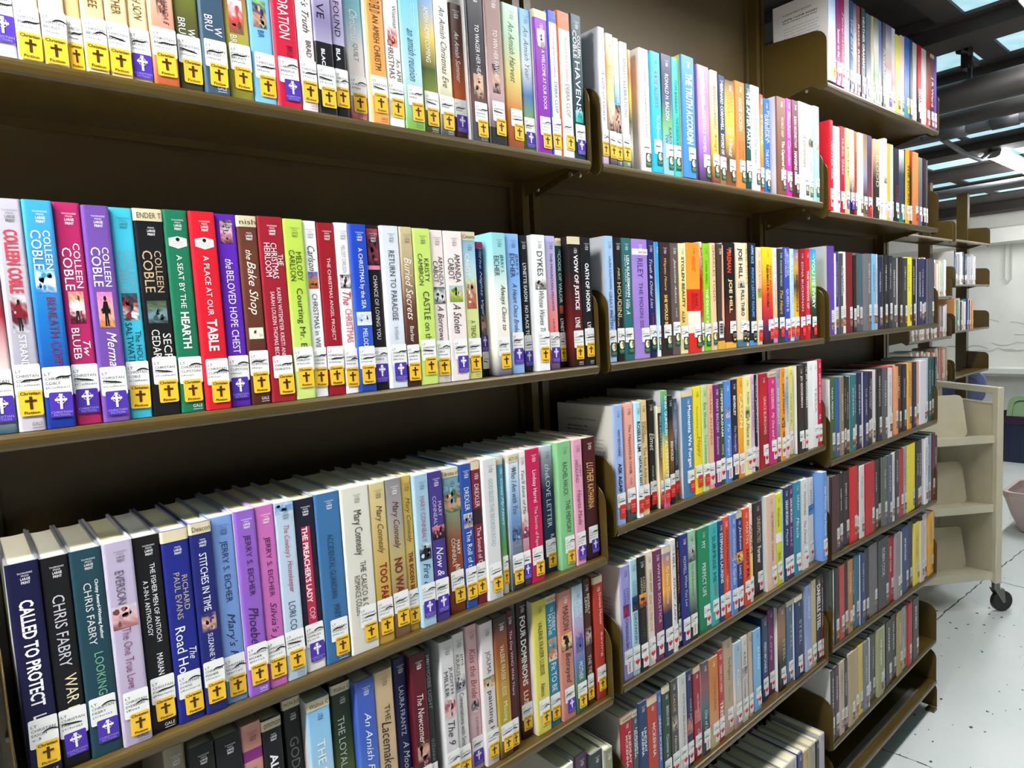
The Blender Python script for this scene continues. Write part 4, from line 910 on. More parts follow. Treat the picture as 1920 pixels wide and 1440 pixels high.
7167 327 2407 141;lemon yellow;c4b84c d4c85c d8cc64;y;Almos;VALERIE FRASER LUESSE|3c3a20|.16-.56|.5|.3|n/Almos|3c3a20|.62-.72|.5|.32|n;
7496 268 2397 170;teal;2684a4;y;Fit TO BE;DEBBY|e0ecf0|.14-.28|.68|.28|n/MAYNE|e0ecf0|.14-.3|.34|.3|n/Fit TO BE|f0f6f8|.52-.74|.5|.44|n;T=NECKLA,pic=.33-.5:d8a060,2a90a8,c87048,e8e0d0:.7
7765 334 2394 116;salmon;bd7c6c c08070;p;Betrayed;MASON|4a2c28|.12-.3|.5|.44|n/Betrayed|4a2824|.48-.72|.5|.5|i;pic=.33-.46:e8b070,f0c890,2a1c18:.7:k
8101 279 2409 96;pale sky and grass;a8b8c4 a8c0d0 b088b0 5878a8 4a7a40 385c38;y;;BEVERLY|e0e8f0|.12-.26|.68|.28|n/LEWIS|e0e8f0|.12-.24|.34|.3|n/MOTHER|e8eee8|.6-.74|.5|.36|n;pic=.36-.52:b890b0,3a50a0,5a6a90:.6
8438 174 2431 140;brown;4a2a20 54301f;y;;BEVERLY|e8d8c8|.12-.28|.7|.34|n/LEWIS|e8d8c8|.14-.26|.3|.34|n/THE TIDE|e8d8c8|.6-.78|.5|.44|n;pic=.38-.52:3a2420,d8b8a8,2c3850:.8
8697 265 2394 137;vermilion;a83222 b23624;y;;Denise Hunter|f4d8d0|.14-.4|.66|.26|n/Saving|f4d8d0|.46-.66|.66|.26|n;T=
@1E
7623 316 2442 102;white;d8d4c8;;;;
8079 328 2390 200;plum;5a3a58;;;;
8410 328 2323 120;dark slate;343c3c 3c4444;;;;
8739 223 2280 55;olive grey;8a8a6c 90907a;;;;
@2A
9401 182 2397 89;pale lilac;d8c0e0 f0ecf2 eee8f0 e8e0ee c8a8d0;y;;A Gift of Grace|6a5a78|.3-.68|.5|.36|i;lc=c4c2c8
9585 196 2324 68;cream and orange;f2e4cc f0a860 f4d890 e8d0c0 3a3038;y;;AMISH|f8f0e0|.14-.46|.5|.4|n;pic=.52-.74:f0d8b8,d8a888,2c2628:.8
9783 167 2297 80;cream and blue;f4ecd8 dce8f0 5fa4e0 e0e8f0 3a3a44;y;;SIMONS|f4f8fa|.34-.5|.6|.4|n;pic=.52-.74:2c2228,e0b098,2a2428:.8,g
9952 215 2257 55;white;e8ecdc dfe4dc e6e8dc 5a7040;y;CELEBRATIONS;AMISH CELEBRATIONS|6a7068|.12-.6|.5|.4|n;g
10250 90 2198 120;autumn sliver;c8b878 e07828 f0c040 5a5a38 d8d0c0 3a4a30;;;;
10530 296 2287 73;blush white;f3e6e2 f0e4e2;g;Daughter of a Daughter;Daughter of a Daughter of a Queen|6a5a58|.13-.72|.55|.26|i;
10828 319 2285 41;bright cyan;2fb2da 2cb0dc;g;;KATE ALCOTT|b04050|.16-.46|.5|.34|n/The Hollywood|d8f0f8|.52-.72|.55|.44|i;
11204 361 2333 75;dusk blue;3c3a58 2e2c50 4a5a70 78b078 8cc0e4 8cc0e8;g;KAROLINA'S TWINS;RONALD H. BALSON|f0f0f4|.16-.54|.5|.32|n/KAROL|26284a|.6-.76|.7|.28|n/TW|26284a|.66-.74|.36|.28|n;
11566 247 2339 79;teal;3fb6b4 48bcb8;g;THE DAKOTA W;TOM BARBASH|124048|.18-.46|.5|.32|n/THE DAKOTA W|124048|.5-.74|.55|.34|n;
11815 457 2427 20;bright blue;3c80d8 4486dc;g;THE TRUTH ACCORDING;THE TRUTH ACCORDIN|f4f8fc|.14-.72|.55|.5|b;lc=e8d060
12492 444 2402 97;lilac;b088cc a880c4 b48ccc 9868b4 382c44;g;;JENNIFER|e0d0ec|.14-.34|.5|.24|n/RESISTANCE WOMEN|ece0f4|.38-.74|.5|.26|n;stripe=f4f0f8,lc=a890a8
12937 272 2364 58;cream and honey;f2e2b4 efd9a0 e0b850 6a2c30;g;;BERNARD CORNWELL|4a4434|.14-.52|.5|.4|n/Kings|4a4434|.56-.72|.5|.4|i;
13256 266 2335 81;navy and gold;26365a 1f2c4e 8a6a40;g;SWORD OF;BERNARD CORNWELL|f0ead8|.08-.5|.5|.42|b/SWORD OF|f0ead8|.53-.72|.5|.42|b;
13525 402 2289 86;brown and gold;5a4c40 e0b848 d8a840 4a3828 7a4a2c;g;The Vineyard;MARIA|8a7040|.13-.3|.66|.28|n/DUENAS|8a7040|.14-.34|.34|.28|n/La Vinez|f4f0e8|.44-.72|.5|.4|i;
13928 406 2339 69;orange;dc7434 e07a38;g;;ANGIE DICKEN|f8e4d4|.15-.46|.5|.34|n/MY HEART|8a3c18|.56-.74|.7|.2|n/GATE CITY|8a3c18|.56-.74|.36|.2|n;
14337 229 2350 57;dark pine;1e4844 1b4440 184440;g;THE AFTER PARTY;THE AFTER PARTY|f4f6f4|.08-.62|.5|.6|b;
14621 394 2380 82;lavender white;dcd4e8 e0d8ee d8d0e8;g;;MELANIE BENJAMIN|6a5888|.14-.48|.5|.28|n/The Swans|6a5888|.5-.74|.5|.32|i;
15166 161 2288 160;orange and red;e84c28 f0a028 d83020;g;;STONE|f8e8d8|.2-.5|.5|.5|n;
15520 311 2295 260;azure;2c6ab8 2a64b0;g;THE LAST;PHILIPPA|e8f0f8|.12-.46|.68|.34|n/GREGORY|e8f0f8|.16-.44|.34|.34|n/THE LAST T|e8f0f8|.52-.74|.5|.42|n;
15833 453 2350 86;cocoa brown;7a5440 704c38;g;The Captured;The Captured H|f4ece4|.44-.74|.6|.38|b/MICHELLE GREEP|e0ccbc|.2-.4|.6|.24|n;lc=d8d4dc
16288 279 2375 80;magenta;c2349c b82c94;g;;Elizabeth Camden|f4d8ec|.12-.68|.5|.5|i;
16570 390 2396 82;burgundy;5c2434 581f30;g;HANGING;SUSAN HIGGINBOTHAM|f0dce0|.16-.48|.5|.34|n/HANGING M|f4e8ea|.52-.76|.5|.4|b;
16961 534 2426 86;ivory;efe8d0 ece4cc;g;A Gentleman;A Gentleman|4a4640|.32-.66|.6|.34|i/CURTIS|b08068|.12-.3|.6|.2|n;
17497 232 2426 87;pale cream;f0ecda ece8d8;g;;AT SEVENTEEN|4a4a48|.48-.72|.5|.36|n;pic=.32-.44:e8e0c8,3a3c38,98806a:.9
17731 332 2440 62;duck-egg teal;a4c6c4 9cc0be 94bab8;g;;BEAUTY|e8f0ee|.16-.4|.5|.3|n/OF GRACE|e8f0ee|.52-.68|.5|.3|n;pic=.38-.46:e0a090,e8c0b0:.7
@2B
9357 221 2329 77;baby blue;9fbfe8 a4c2ea;g;THE GREAT PRETENDER;LAURA KALPAKIAN|26406a|.16-.42|.5|.28|n/GREAT PRETEN|1c3058|.44-.73|.42|.34|n/THE|1c3058|.62-.68|.78|.24|n;lc=c0c2c8
9580 213 2308 65;black;1f1c1c;g;;MRS.|d8c890|.24-.34|.5|.3|i/HOUDINI|e0d098|.36-.64|.5|.5|n/Victoria Kelly|d8c890|.52-.72|.22|.24|n;
9796 301 2312 80;deep teal;2f6a6c 2c6668;g;Villa;LIZA KLAUSSMANN|f0f4f4|.14-.48|.62|.26|b/NEW YORK TIMES|d8e4e4|.14-.48|.36|.14|n/Villa A|e8f0f0|.5-.62|.5|.4|i;
10098 490 2308 75;lilac;9a7cc8 a284ce 9c7cc8 a488cc;g;THE MOON SISTER;RILEY|4a2c78|.16-.32|.5|.34|n/THE MOON SIS|54307e|.36-.74|.5|.24|n;tape=.08-.13
10590 233 2305 87;navy;23285c 1f2454;g;The Truth and Other Lies;Truth & Other Lies|e8e0d0|.16-.58|.45|.36|i/a novel|c04040|.62-.72|.6|.3|i;
10825 88 2276 50;bright blue sliver;2c9ae0 3aa4e4 a8d4ec f0f4f4;g;;;
10965 369 2281 84;dark brown;3a282a 34242a;g;SHE WOULD BE;Wayetu Moore|e8c878|.14-.42|.5|.28|i/SHE WOULD BE|f0d060|.46-.74|.5|.28|b;
11336 282 2283 83;taupe;5e5049 645650;g;;Jeannine Atkins|e8e4e0|.14-.54|.5|.34|i/a novel|d8d0cc|.58-.66|.6|.24|n;zs=18
11620 272 2283 81;cream and gold;f2e6b0 eed88c e8c060 f0e4b0;g;STOLEN BEAUTY;STOLEN BEAUTY|3a3430|.12-.58|.5|.38|b/ALBA|3a3430|.61-.72|.4|.38|n;
11894 475 2307 69;orange and red;ee8c2c f09a30 f0b060;g;AMERICA;AMERICA IS NOT|c83a28|.12-.26|.5|.3|i/ELAINE|6a1c18|.46-.58|.66|.22|n/CASTILLO|6a1c18|.45-.6|.38|.22|n;rb=.42-.62:d8281f,rb2=.62-.82:ece4d4,rb3=.82-1:d82c20
12412 97 2346 96;scarlet and white sliver;f0ece8 c03028 c83830 e8e4e0;g;;JACQUELINE|c83830|.04-.6|.5|.8|b;
12510 259 2319 90;lime;86c41e 8ac822;g;THE DEARLY B;CARA WALL|2c4a10|.16-.38|.5|.32|n/THE DEARLY B|f0fae0|.42-.74|.5|.32|b;
12771 178 2334 50;peach;f0c8a0 ecc498 e8c090;g;;CHARLES TODD|8a5a40|.02-.54|.5|.5|n;
13001 305 2325 72;dark oak;4a3c34 443630 4a3a34;;;;bar,band=.92-1:e0a83c,ro=e8a888
13308 472 2364 71;black and flame;1b1a1c 1a191a 1c1a1a 5a241c 3a1c18;k;FIREMAN;FIREMAN|e8482c|.06-.28|.45|.36|b/JOE HILL|f4d89c|.34-.66|.5|.36|b;band=.94-1:e8b040
13843 441 2388 97;cream;ecd9b8 e8d4b2;k;FULL THRO;JOE HILL|2a2a2c|.05-.34|.4|.5|b/FULL THRO|3a4048|.45-.7|.6|.34|b;pic=.36-.43:e0d0b0,3a5060:.6,band=.93-1:4a7488
14286 128 2402 120;cream and gold sliver;e8c878 f0e0b8 e8c070 f0e0b0;k;;THE FIRES|c88828|.04-.4|.5|.6|n;
14416 327 2408 99;black navy;18222e 1a2634 182430;k;;ANNE RICE|7ab0e0|.02-.2|.5|.34|b/PRINCE LESTAT REALMS|5a9ad8|.24-.72|.5|.34|b;band=.95-1:4a90c8,lc=ece8e0
14746 226 2317 81;peach;eecda4 eccaa0 e8c89c;r;;ERICA BOYCE|b07848|.14-.42|.5|.4|n;pic=.42-.52:a06a60,80b840:.7
15020 509 2333 92;yellow to red;f2cc24 f0c028 f0a028 e85028 c82838 4a2850 2a1c28;r;FLEISHMAN IS IN TROUBLE;FLEISHMAN IS IN TROUBLE|3a2418|.18-.62|.48|.22|b/TAFFY BRODESSER|c85018|.18-.6|.74|.2|b;
15530 200 2333 91;silver white;e4e2e4 e0dee0 e8c088 b888c0;r;;PAUL FOURNEL|9a98a0|.14-.6|.5|.3|n;
15733 283 2311 61;slate black;2c343c 2a323a 2e3844;r;;SUSANNE FROELIX|d8dce0|.12-.4|.5|.3|n/The Heart|f0c060|.44-.7|.5|.5|i;
16081 309 2367 90;ultramarine;3a4cac 3546a4;r;QUEEN;DOROTHEA|e4e8f8|.08-.3|.66|.32|n/BENTON FRANK|e4e8f8|.02-.32|.3|.28|n/QUEEN B|e8ecfa|.44-.68|.5|.4|n;
16392 201 2335 84;powder blue;bcd8e4 b8d4e0 b4ccd8;r;;THE ONE|8ab0c4|.16-.6|.5|.4|n;
16595 246 2329 79;multicoloured;6a7a98 d0a048 3a3430 e8b030 e8b830 3a4a8a;r;;REUNION|3a3028|.28-.68|.55|.36|b;
16843 312 2336 61;dark red;8a1c26 861a24;r;;EDNA BUCHANAN|f0d4d4|.14-.68|.5|.34|n;
17222 265 2365 88;bright red;d81c30 d41a2c;r;;THE WIDOWS OF|f8dce0|.24-.66|.5|.44|b;
17489 343 2360 79;blue green and black;2c90d8 48b890 8ac850 2c4a30 1c1c20 4a1c2c;r;YOU ME EVERYTHING;YOU ME EVERY|f0f4f4|.1-.66|.5|.5|b;
@2C
9375 262 2314 62;periwinkle blue;9db4e0 98b0de;r;ASK AGAIN, YES;MARY BETH KEANE|1e2c58|.2-.42|.5|.28|n/ASK AGAIN|141c3c|.48-.74|.5|.4|b;lc=c8c4b8,cov=1
9700 302 2305 90;salmon;f0a898 eca494 e8a090 6a6a60;r;The Happy Hour Choir;The Happy|6a2c28|.18-.38|.5|.34|i/HOUR CHOIR|6a2c28|.38-.6|.5|.26|n/Sally|b06048|.63-.7|.5|.3|i;band=.9-1:4a4c48
10004 163 2283 47;pale aqua;a8dcec d8e8f0 e8f0f4;r;;ROSELLE LIM|1c2430|.16-.42|.5|.6|b/NATALIE TAN'S|1c2430|.46-.72|.6|.5|b;
10169 218 2298 65;tan;dfc088 e0c48e;r;The Red Address;SOFIA|7a5a34|.18-.3|.66|.3|n/LUNDBERG|7a5a34|.18-.36|.34|.3|n/The Red Address|8a4a30|.4-.74|.5|.4|n;
10541 215 2263 170;black;1a1a1a;r;Elmet;Elmet|f4f4f2|.3-.46|.5|.7|i/FIONA M|d8d8d8|.6-.74|.5|.24|n;
10758 89 2115 64;dark dusk;2a2c38 34343c 5a4a44 d8a060 2a2422;r;;MRS EVERYTHING|d8d4cc|.1-.5|.5|.5|n;lc=efe6c8,T=
10849 188 2414 40;teal and yellow;78b468 2890a0 2890a0 e8d048 e8c848 2898a0 e05088;r;;ANNA QUINDLEN|f0f4e8|.04-.38|.55|.5|b/ALTERNATE|f4f0d8|.42-.74|.55|.44|b;
11116 168 2279 94;black and brown;1c1c1e 1c1c1e 8a5c2c 7a5428 1c1c1c 1a1a1a;r;;BEHOLD|f0e8d8|.42-.6|.55|.5|b;
11448 152 2162 210;blue grey;2c3448 98a8c8 3c4a68 2a2c34 5a6058;r;;Insurance|d8dce4|.3-.5|.5|.5|i/RICHARD|9ac0a0|.5-.66|.5|.4|n;
11601 375 2317 75;slate blue;4c7ca8 48789f;r;Moments We Forget;Moments We Forget|f2f4f6|.14-.72|.55|.42|b;T=,lc=e4e2e4
11978 302 2342 77;canary yellow;ecd41e eed826;r;Something Like Happy;Something Like|a88a18|.18-.48|.45|.26|n/Happy|c87818|.46-.66|.6|.6|i;
12282 235 2331 63;pale green;c0d898 bcd494;r;The Inbetween;Eva Woods|3a5a30|.16-.4|.5|.44|n/The Inbetween|5a8a40|.46-.76|.5|.36|n;
12520 223 2326 68;peach;f0b496 ecb090;h;;ISABEL ALLENDE|a05040|.1-.58|.5|.36|n;
12745 206 2300 42;plum purple;6c2468 681f64;b;;MARY BALOGH|e8d8ec|.14-.46|.5|.44|n/Someone|e0d0e4|.5-.68|.5|.4|i;
12953 193 2299 52;bottle green;33502f 30502e;h;;PEPPER BASHAM|e8f0e4|.1-.52|.5|.44|b/MYRTLE|e0e8dc|.6-.7|.5|.36|n;
13149 293 2331 51;cornflower;5488d0 5084cc;b;;To Tempt|d8e4f4|.42-.74|.5|.44|i;pic=.26-.36:5a6888,e8d0d8:.5
13444 284 2333 59;midnight;28203c 1c1a2c 20203c 4a3870 1c1a28;b;;BEVERLEY|e8e4ec|.16-.36|.5|.34|b/The Moonlight|d8d4e0|.46-.72|.5|.34|i;
13730 226 2352 48;marigold;f0ac24 eca420 e88c28;b;;CASON|f8e8b0|.16-.5|.5|.6|b;
13959 343 2346 43;pale yellow;efe49c ece098;h;;ROBIN|8a8448|.16-.28|.6|.3|n/A Place to|6a6434|.4-.7|.5|.4|i;pic=.3-.42:e8dc98,6a6850,a89878:.5
14303 173 2352 54;lilac;d8b8dc c8a8d0 d8c4e0;h;;CONNIE MASON|6a3c78|.16-.56|.5|.4|n;
14560 125 2324 100;black sliver;1c1c1e;b;;LISA JACKSON|d8d8d8|.1-.6|.5|.6|n;
14687 394 2325 43;ruby red;a01824 c81c28 8c1420 a01824;h;;GRACE BURROWES|f0d0d0|.24-.64|.6|.3|n;lc=efe8e4
15174 400 2323 78;magenta;cc2c74 c42870;h;My One and Only;GRACE BURROWES|f8dce8|.18-.4|.5|.34|n/My One and O|f8e4ee|.44-.76|.5|.36|i;T=GRACE
15576 184 2342 81;glitter grey blue;98a0b4 8c94b8 8888a8 3a3438;h;;ONE NIGHT|e8e8f0|.2-.6|.5|.5|n;
15762 200 2349 53;amber;e8941c e49420;h;;JANET DAILEY|5a2c10|.16-.5|.5|.5|b/TEXAS|5a2c10|.68-.78|.5|.5|b;pic=.52-.64:e8a040,2a2018:.8
16019 198 2335 79;cream and blue;e8e0d0 78a8d0 e8dcd8 e0c8c8;h;;JUDE DEVERAUX|7a6a70|.1-.6|.5|.4|n;T=
16441 208 2330 190;primrose yellow;e8dc5c e4dc70 dcd8a0;b;;Heaven to Be|7a7430|.3-.66|.5|.4|i;
16651 340 2333 50;dark brown;382a26 302424 2c2222;b;;JO GOODMAN|f0ece8|.12-.48|.55|.4|b;lc=e0dcd8
16993 183 2360 42;soot;2c2622 3a322c 302a28;h;;JO GOODMAN|f0ece8|.12-.5|.55|.5|b;
17281 293 2355 83;bright white;eeeeec ecebea;;;;
17576 262 2356 78;white;eae8e6 e6e4e2;h;;TESSA|8a8484|.3-.6|.5|.4|n;
17839 263 2369 86;cherry red;d01c48 cc1c44;h;;JANE GREEN|f8dce4|.16-.5|.5|.34|b/FA|f8dce4|.64-.7|.5|.4|b;
@2D
9433 274 2302 93;periwinkle;928fc8 9492ca 8e8ec4;b;CHASING SH;KAREN|5a58a0|.2-.32|.7|.24|n/HARPER|5a58a0|.2-.34|.36|.26|n/CHASING SH|2c2c60|.46-.72|.5|.34|n;pic=.34-.45:20284c,a03050,802848:.6,lc=d0ccc4,cov=2
9709 210 2351 78;pale aqua;a8ccd4 a4c8d2;h;DROWNIN;KAREN|6a98a4|.18-.3|.7|.26|n/HARPER|6a98a4|.18-.32|.36|.28|n/DROWNIN|1e4a60|.46-.72|.5|.4|n;pic=.31-.44:28488c,1a2038,30283c:.7
9921 227 2370 48;black;181616 1a1614 181416;h;SHALLOW;KAREN|c8b890|.18-.3|.7|.26|n/HARPER|c8b890|.18-.32|.36|.28|n/SHALLOW|5a4038|.46-.7|.5|.4|n;pic=.32-.44:f0b050,c86828,201818:.9
10194 232 2383 77;cream;ecd4bc e8d4c0 e4dcd0;h;HOW TO FIND LOVE;CARRIE BERRY|5a4440|.16-.36|.6|.3|n/HOW TO FIND LOVE|c8604c|.38-.7|.5|.38|n;
10428 283 2343 74;plum;6e3054 6a2c52;h;WINTER SOLSTICE;WINTER SOLSTICE|ecd4e0|.12-.66|.6|.28|n;
10714 272 2349 46;blue dusk and navy;5c78a8 d89848 e8a040 1c2450 1c244a 2c2c5c;h;The Christmas;The Desire Christmas|f4ecd4|.18-.52|.5|.34|i;T=
10987 171 2425 40;white;e4e0da e0dcd8;h;;HILL|3a3430|.12-.26|.5|.44|n/Silver Lies|3a3430|.32-.72|.5|.4|i;
11234 106 2423 94;black;1c1818;h;;HANNAH HOWELL|d87840|.12-.52|.6|.5|b/The Sc|d8c080|.6-.72|.5|.5|n;
11343 287 2436 61;ink blue;262f78 242c70;h;WILD TO LOVE;HOWELL|d8dcf0|.2-.36|.5|.36|n/When You Lov|d8dcf0|.38-.66|.6|.3|i;
11631 289 2426 77;celadon green;a0c8a4 98c09c 98bc98 3a4048 2a2c30;b;The Old Boyfriends;The Old Boyfriends|3a5a40|.3-.6|.5|.32|i;pic=.14-.28:c0c8c0,3a3c40:.8
12019 461 2370 98;emerald;17865a 158054;h;MY NOT SO PERFECT LIFE;MY|e0f4ec|.13-.2|.5|.3|n/PERFECT LIFE|f0faf4|.34-.66|.5|.3|n;lc=d8e0d8
12482 350 2362 97;turquoise;3cb0b0 40b4b2;h;SURPRISE ME;SURPRISE ME|16323c|.12-.58|.5|.4|n/KINSELLA|b04048|.6-.72|.6|.3|n;
12834 185 2359 74;petrol blue;1f4470 1c3c68;h;;STEPHANIE LAURENS|e0e8f4|.12-.62|.5|.6|b;
13021 256 2390 76;tangerine;e0492c dc4428;h;;SUSAN MALLERY|5a1c10|.12-.56|.6|.36|n/California|f4d0b8|.58-.72|.5|.28|n;
13279 271 2393 49;periwinkle;6484c4 6080c0;h;;SANTA MONTEFIORE|d0dcf0|.14-.4|.5|.4|n/A Garden|e0e8f8|.48-.7|.5|.44|i;pic=.38-.46:3a4050,c8b8b0:.6
13552 262 2375 62;dark blue;23296c 212664;h;;Jackson|f0f0f8|.14-.38|.6|.5|i/FAMILY|e8e8f0|.54-.68|.5|.36|n;T=,pic=.4-.52:e87c28,f4d070,b04820:.9
13862 315 2381 79;flame orange;e24a28 de4626;h;HOT PA;MARTIN|f8e0d0|.14-.36|.6|.34|n/HOT PA|3a1410|.42-.72|.6|.4|b;
14179 150 2427 89;cream patterned;ece8dc e4d8c0 e8c860 e4dcc8;h;;NORA|3a3028|.2-.5|.5|.6|i;
14521 452 2348 190;dark chocolate;34211f 301e1c;h;FOREVER;UNEXPECTED|e4d4b8|.16-.44|.6|.34|n/Forever|f4ece4|.48-.66|.6|.4|b;
14975 492 2432 89;blush beige;e0bca4 dcb8a2;h;;THE TEMPTATION|8a5c48|.18-.48|.6|.24|n/THE LAWMAN'S|8a5c48|.52-.7|.6|.24|n;lc=b8ccd4
15468 310 2380 97;acid yellow;d8dc28 d4d828;h;;Brooke Lauren|5a5c18|.16-.36|.5|.36|n/SEAL|5a5c18|.64-.74|.5|.4|n;band=.43-.53:e8e8e0
15780 34 2440 75;aqua sliver;68a8bc;;;;
15817 286 2478 60;dark blue;1d2f58 1b2c52;h;;SARAH MORGAN|e0e8f4|.14-.4|.55|.5|b/Maybe|d8e0f0|.44-.62|.5|.44|i;
16104 235 2475 73;aubergine;57245c 522058;h;;SARAH MORGAN|ecdcf0|.14-.4|.55|.5|b/Sunset in C|e0c8e4|.44-.66|.5|.44|i;
16341 358 2500 46;teal;2c86a0 28829c;h;;SARAH|e0f0f4|.14-.3|.6|.34|n/Miracle|e8f4f8|.38-.6|.5|.4|i;
16795 401 2468 77;white;e2dedc dedad8;h;;MONTEFIORE|6a6664|.14-.4|.5|.32|n/The Clerical|5a5654|.46-.72|.5|.34|i;
17448 303 2369 190;white;dddad8 d8d6d4;h;;SANTA|6a6a70|.14-.34|.5|.34|n;pic=.32-.44:2c74b8,78a8d0:.9
17753 271 2500 -60;sky blue;6d97d4 6890d0;h;The Peacock;Jojo Moyes|f0f4fc|.16-.42|.6|.5|n/The Peacock|e4ecfa|.46-.72|.6|.5|n;lc=6f98d2
@2E
9318 350 2128 140;scarlet;a81c28 b02030;;;LINDSAY|f4d8d8|.18-.5|.72|.2|b/MCKENNA|f4d8d8|.2-.52|.46|.2|b;T=VARIE,lc=b8b0a8,cov=3
9670 168 2117 137;gunmetal;4a5056 484e54;;;LINDSAY|e4e8ea|.18-.46|.7|.3|b/MCKENNA|e4e8ea|.2-.48|.36|.3|b/WRANGL|d0d4d8|.62-.8|.5|.3|n;T=RIVER
9840 265 2205 108;navy;223a62 203660;;;LINDSAY|e0e8f0|.26-.5|.7|.28|b/MCKENNA|e0e8f0|.28-.52|.36|.28|b;
10107 349 2158 117;brick orange;b83c28 b04030;;;MCKENNA|f0d4cc|.26-.6|.6|.28|b;T=
10458 160 2166 127;mid blue;4468a8 4468a4;;;LINDSAY MCKENNA|d8e0f0|.24-.7|.5|.4|b;
10621 240 2223 97;forest green;2e4638 2c4234;h;Christmas in the;BRENDA NOVAK|d8e0d8|.2-.4|.6|.34|n/Christmas in the|d8e0d4|.48-.78|.5|.36|n;T=
10909 268 2224 119;charcoal;4a4644 504a48 5a544e;h;Harmony;Harmony|e0d8c8|.56-.8|.5|.36|i/CALLIE|d8b880|.14-.32|.5|.3|n;pic=.36-.52:5a5450,c8b898,4a4640:.6
11179 302 2230 107;silver white;c8c8c4 cccac6;h;Elle and the Harp;KATE VALE|7a7a78|.2-.4|.6|.28|n/Elle and the Harp|8a2c38|.42-.76|.55|.3|n;
11483 220 2214 120;dark violet;2f2c5c 2c2858;h;;MARY JO|c8c0e0|.3-.5|.6|.3|n;pic=.48-.66:4a3860,c88870,a85848:.8
11785 274 2174 149;crimson;a02834 a82c38;h;One;MARIE FERRARELLA|f0d0d0|.3-.5|.6|.24|n/One|f0d8d8|.68-.8|.6|.34|i;T=,pic=.46-.6:c05858,d89090:.7
12061 280 2180 109;smoky teal;4a4448 8a5860 4a6870 34383c 3c3c3e;b;One of Us;One of Us|d8dcdc|.52-.76|.5|.4|i;
12343 391 2144 115;apricot orange;c87c38 cc7c40 d09060 b8b088;h;;CHARLENE|a8603c|.22-.6|.6|.26|n;
12737 210 2204 120;coral red;b83a3c b43438;h;;DEBBIE MACOMBER|e8c8c0|.16-.46|.5|.4|n/TREE|f4e8d8|.56-.74|.5|.6|b;
13000 400 2341 149;beige;bca68a b8a084 c0a890;h;Regency;The Regency|5a4a38|.2-.44|.6|.34|n/COLLECTION|8a7458|.5-.66|.6|.2|n;
13402 318 2136 106;pale blue;a0b8cc a8b4c0 c8c0b8 8a6a68;h;;A Love|e0e4e8|.3-.5|.5|.4|i;
13770 268 2150 126;white;d4ccc4 d0c8c0;h;;KRISTI|4a4440|.18-.4|.5|.4|n/Christmas|4a4440|.5-.72|.5|.4|i;pic=.36-.48:787478,d0c8c0:.8
14088 200 2137 140;oatmeal;b8a080 c8b498 c0b098;h;;;
14345 359 2097 145;sky blue;7cb0d8 78acd6;h;;At Home|e0ecf4|.2-.5|.65|.3|i;
14899 293 2211 220;denim;2c4468 2a3c60;h;;FERN MICHAELS|c8d4e4|.3-.66|.5|.4|b;
15270 333 2284 260;mulberry;6c2860 682458;h;;Love|d8b8d0|.3-.6|.5|.3|i;
15605 385 2280 148;dark walnut;6a5844 98744c 1c1a18 1a1818;h;;STEEL|c8c0b4|.4-.66|.7|.3|n;lc=e4e0e0
16094 347 2271 180;grey blue;5c7084 506a88 5a7898;h;;STEEL|b8c4d0|.3-.6|.7|.3|n;T=
16443 407 2307 113;navy;1f325c 1d2e58;h;;STEEL|c0c8d8|.3-.6|.7|.3|n;T=,lc=dedbe0
16924 86 2286 148;pewter;64666a 585a5e;;;;
17012 351 2436 107;lavender blue;8898c8 8494c4 a8b0cc;h;;DANIELLE|d8dcec|.14-.4|.6|.3|n;
17365 282 2482 104;sand;c0ac80 b8a478;h;;;
17649 351 2500 116;black;28282a 222224;h;;DANIELLE STEEL|ececea|.1-.62|.5|.6|b;
18002 100 2478 113;wine red;481a20 6a1c26 8c2430;h;;DANIELLE STEEL|e0c8c0|.16-.62|.5|.5|b;
@2F
14050 349 2360 76;putty;b0a48c;;;;
14400 345 2360 58;dark brown;4a4238;;;;
14846 259 2360 99;pale cream;c8bea8;;;;
15107 365 2360 49;rose grey;c0aca8 a89890;;;;
15539 370 2360 56;dusty pink;c8b4ac;;;;
15911 388 2360 55;silver;b8b4b0;;;;
16423 277 2302 87;royal blue;2a3a78;;;;
16748 326 2191 96;honey yellow;c0a468;;;;
17076 324 2238 56;stone;9a9080;;;;
17466 197 2177 72;black;262426;;;;
17665 270 2281 41;clear grey;a8a4ac;;;;
@3A
18458 418 2377 -40;pale blue;a8c4e4 d0dcea ece8e8;y;;;lc=e6e2de,cov=4
18993 276 2442 0;magenta;8c2670 942a74;h;;Summer on the|f0d8ec|.4-.7|.5|.5|b;
19271 252 2447 0;raspberry;982c58 a02858;h;;Temptation|f4d8e0|.2-.7|.5|.6|i;
19643 294 2500 41;lavender white;d4c0cc c0c0dc dce0ec;h;;;
20037 251 2500 73;slate blue;2c5478 284c70;h;;THE BEST|d8e4f0|.2-.6|.5|.5|i;
20339 233 2500 93;violet and white;6a4a80 e0dce0 3c3460;b;;WILD|f0e8f4|.3-.7|.5|.5|n;
20574 237 2500 95;rust red;a03828 982c28;h;;ROSE RED|f4dcd4|.2-.66|.5|.5|b;
20813 285 2500 67;black;222222;b;;HEATHER GRAHAM|e8e8e4|.1-.66|.5|.5|b;
21100 367 2420 55;slate;4a5468 485264;b;;;
21469 182 2426 42;tan;c0a070 e0d8c0;b;;;
21760 359 2473 75;moss green;5a7a40 e8e8e0 5c8040 8aa868;b;;;
22121 244 2476 85;periwinkle;5c5ab0 7880c0 8890b8;b;;;
22367 254 2484 62;black and grey;2c2c2c 8a8a88 2a2a2a;b;;AGAIN|d8d8d4|.3-.7|.5|.5|n;
22624 495 2500 68;lilac portrait;78508c e0d0d0 b08078 d0cce0 d8d4e4;p;;;
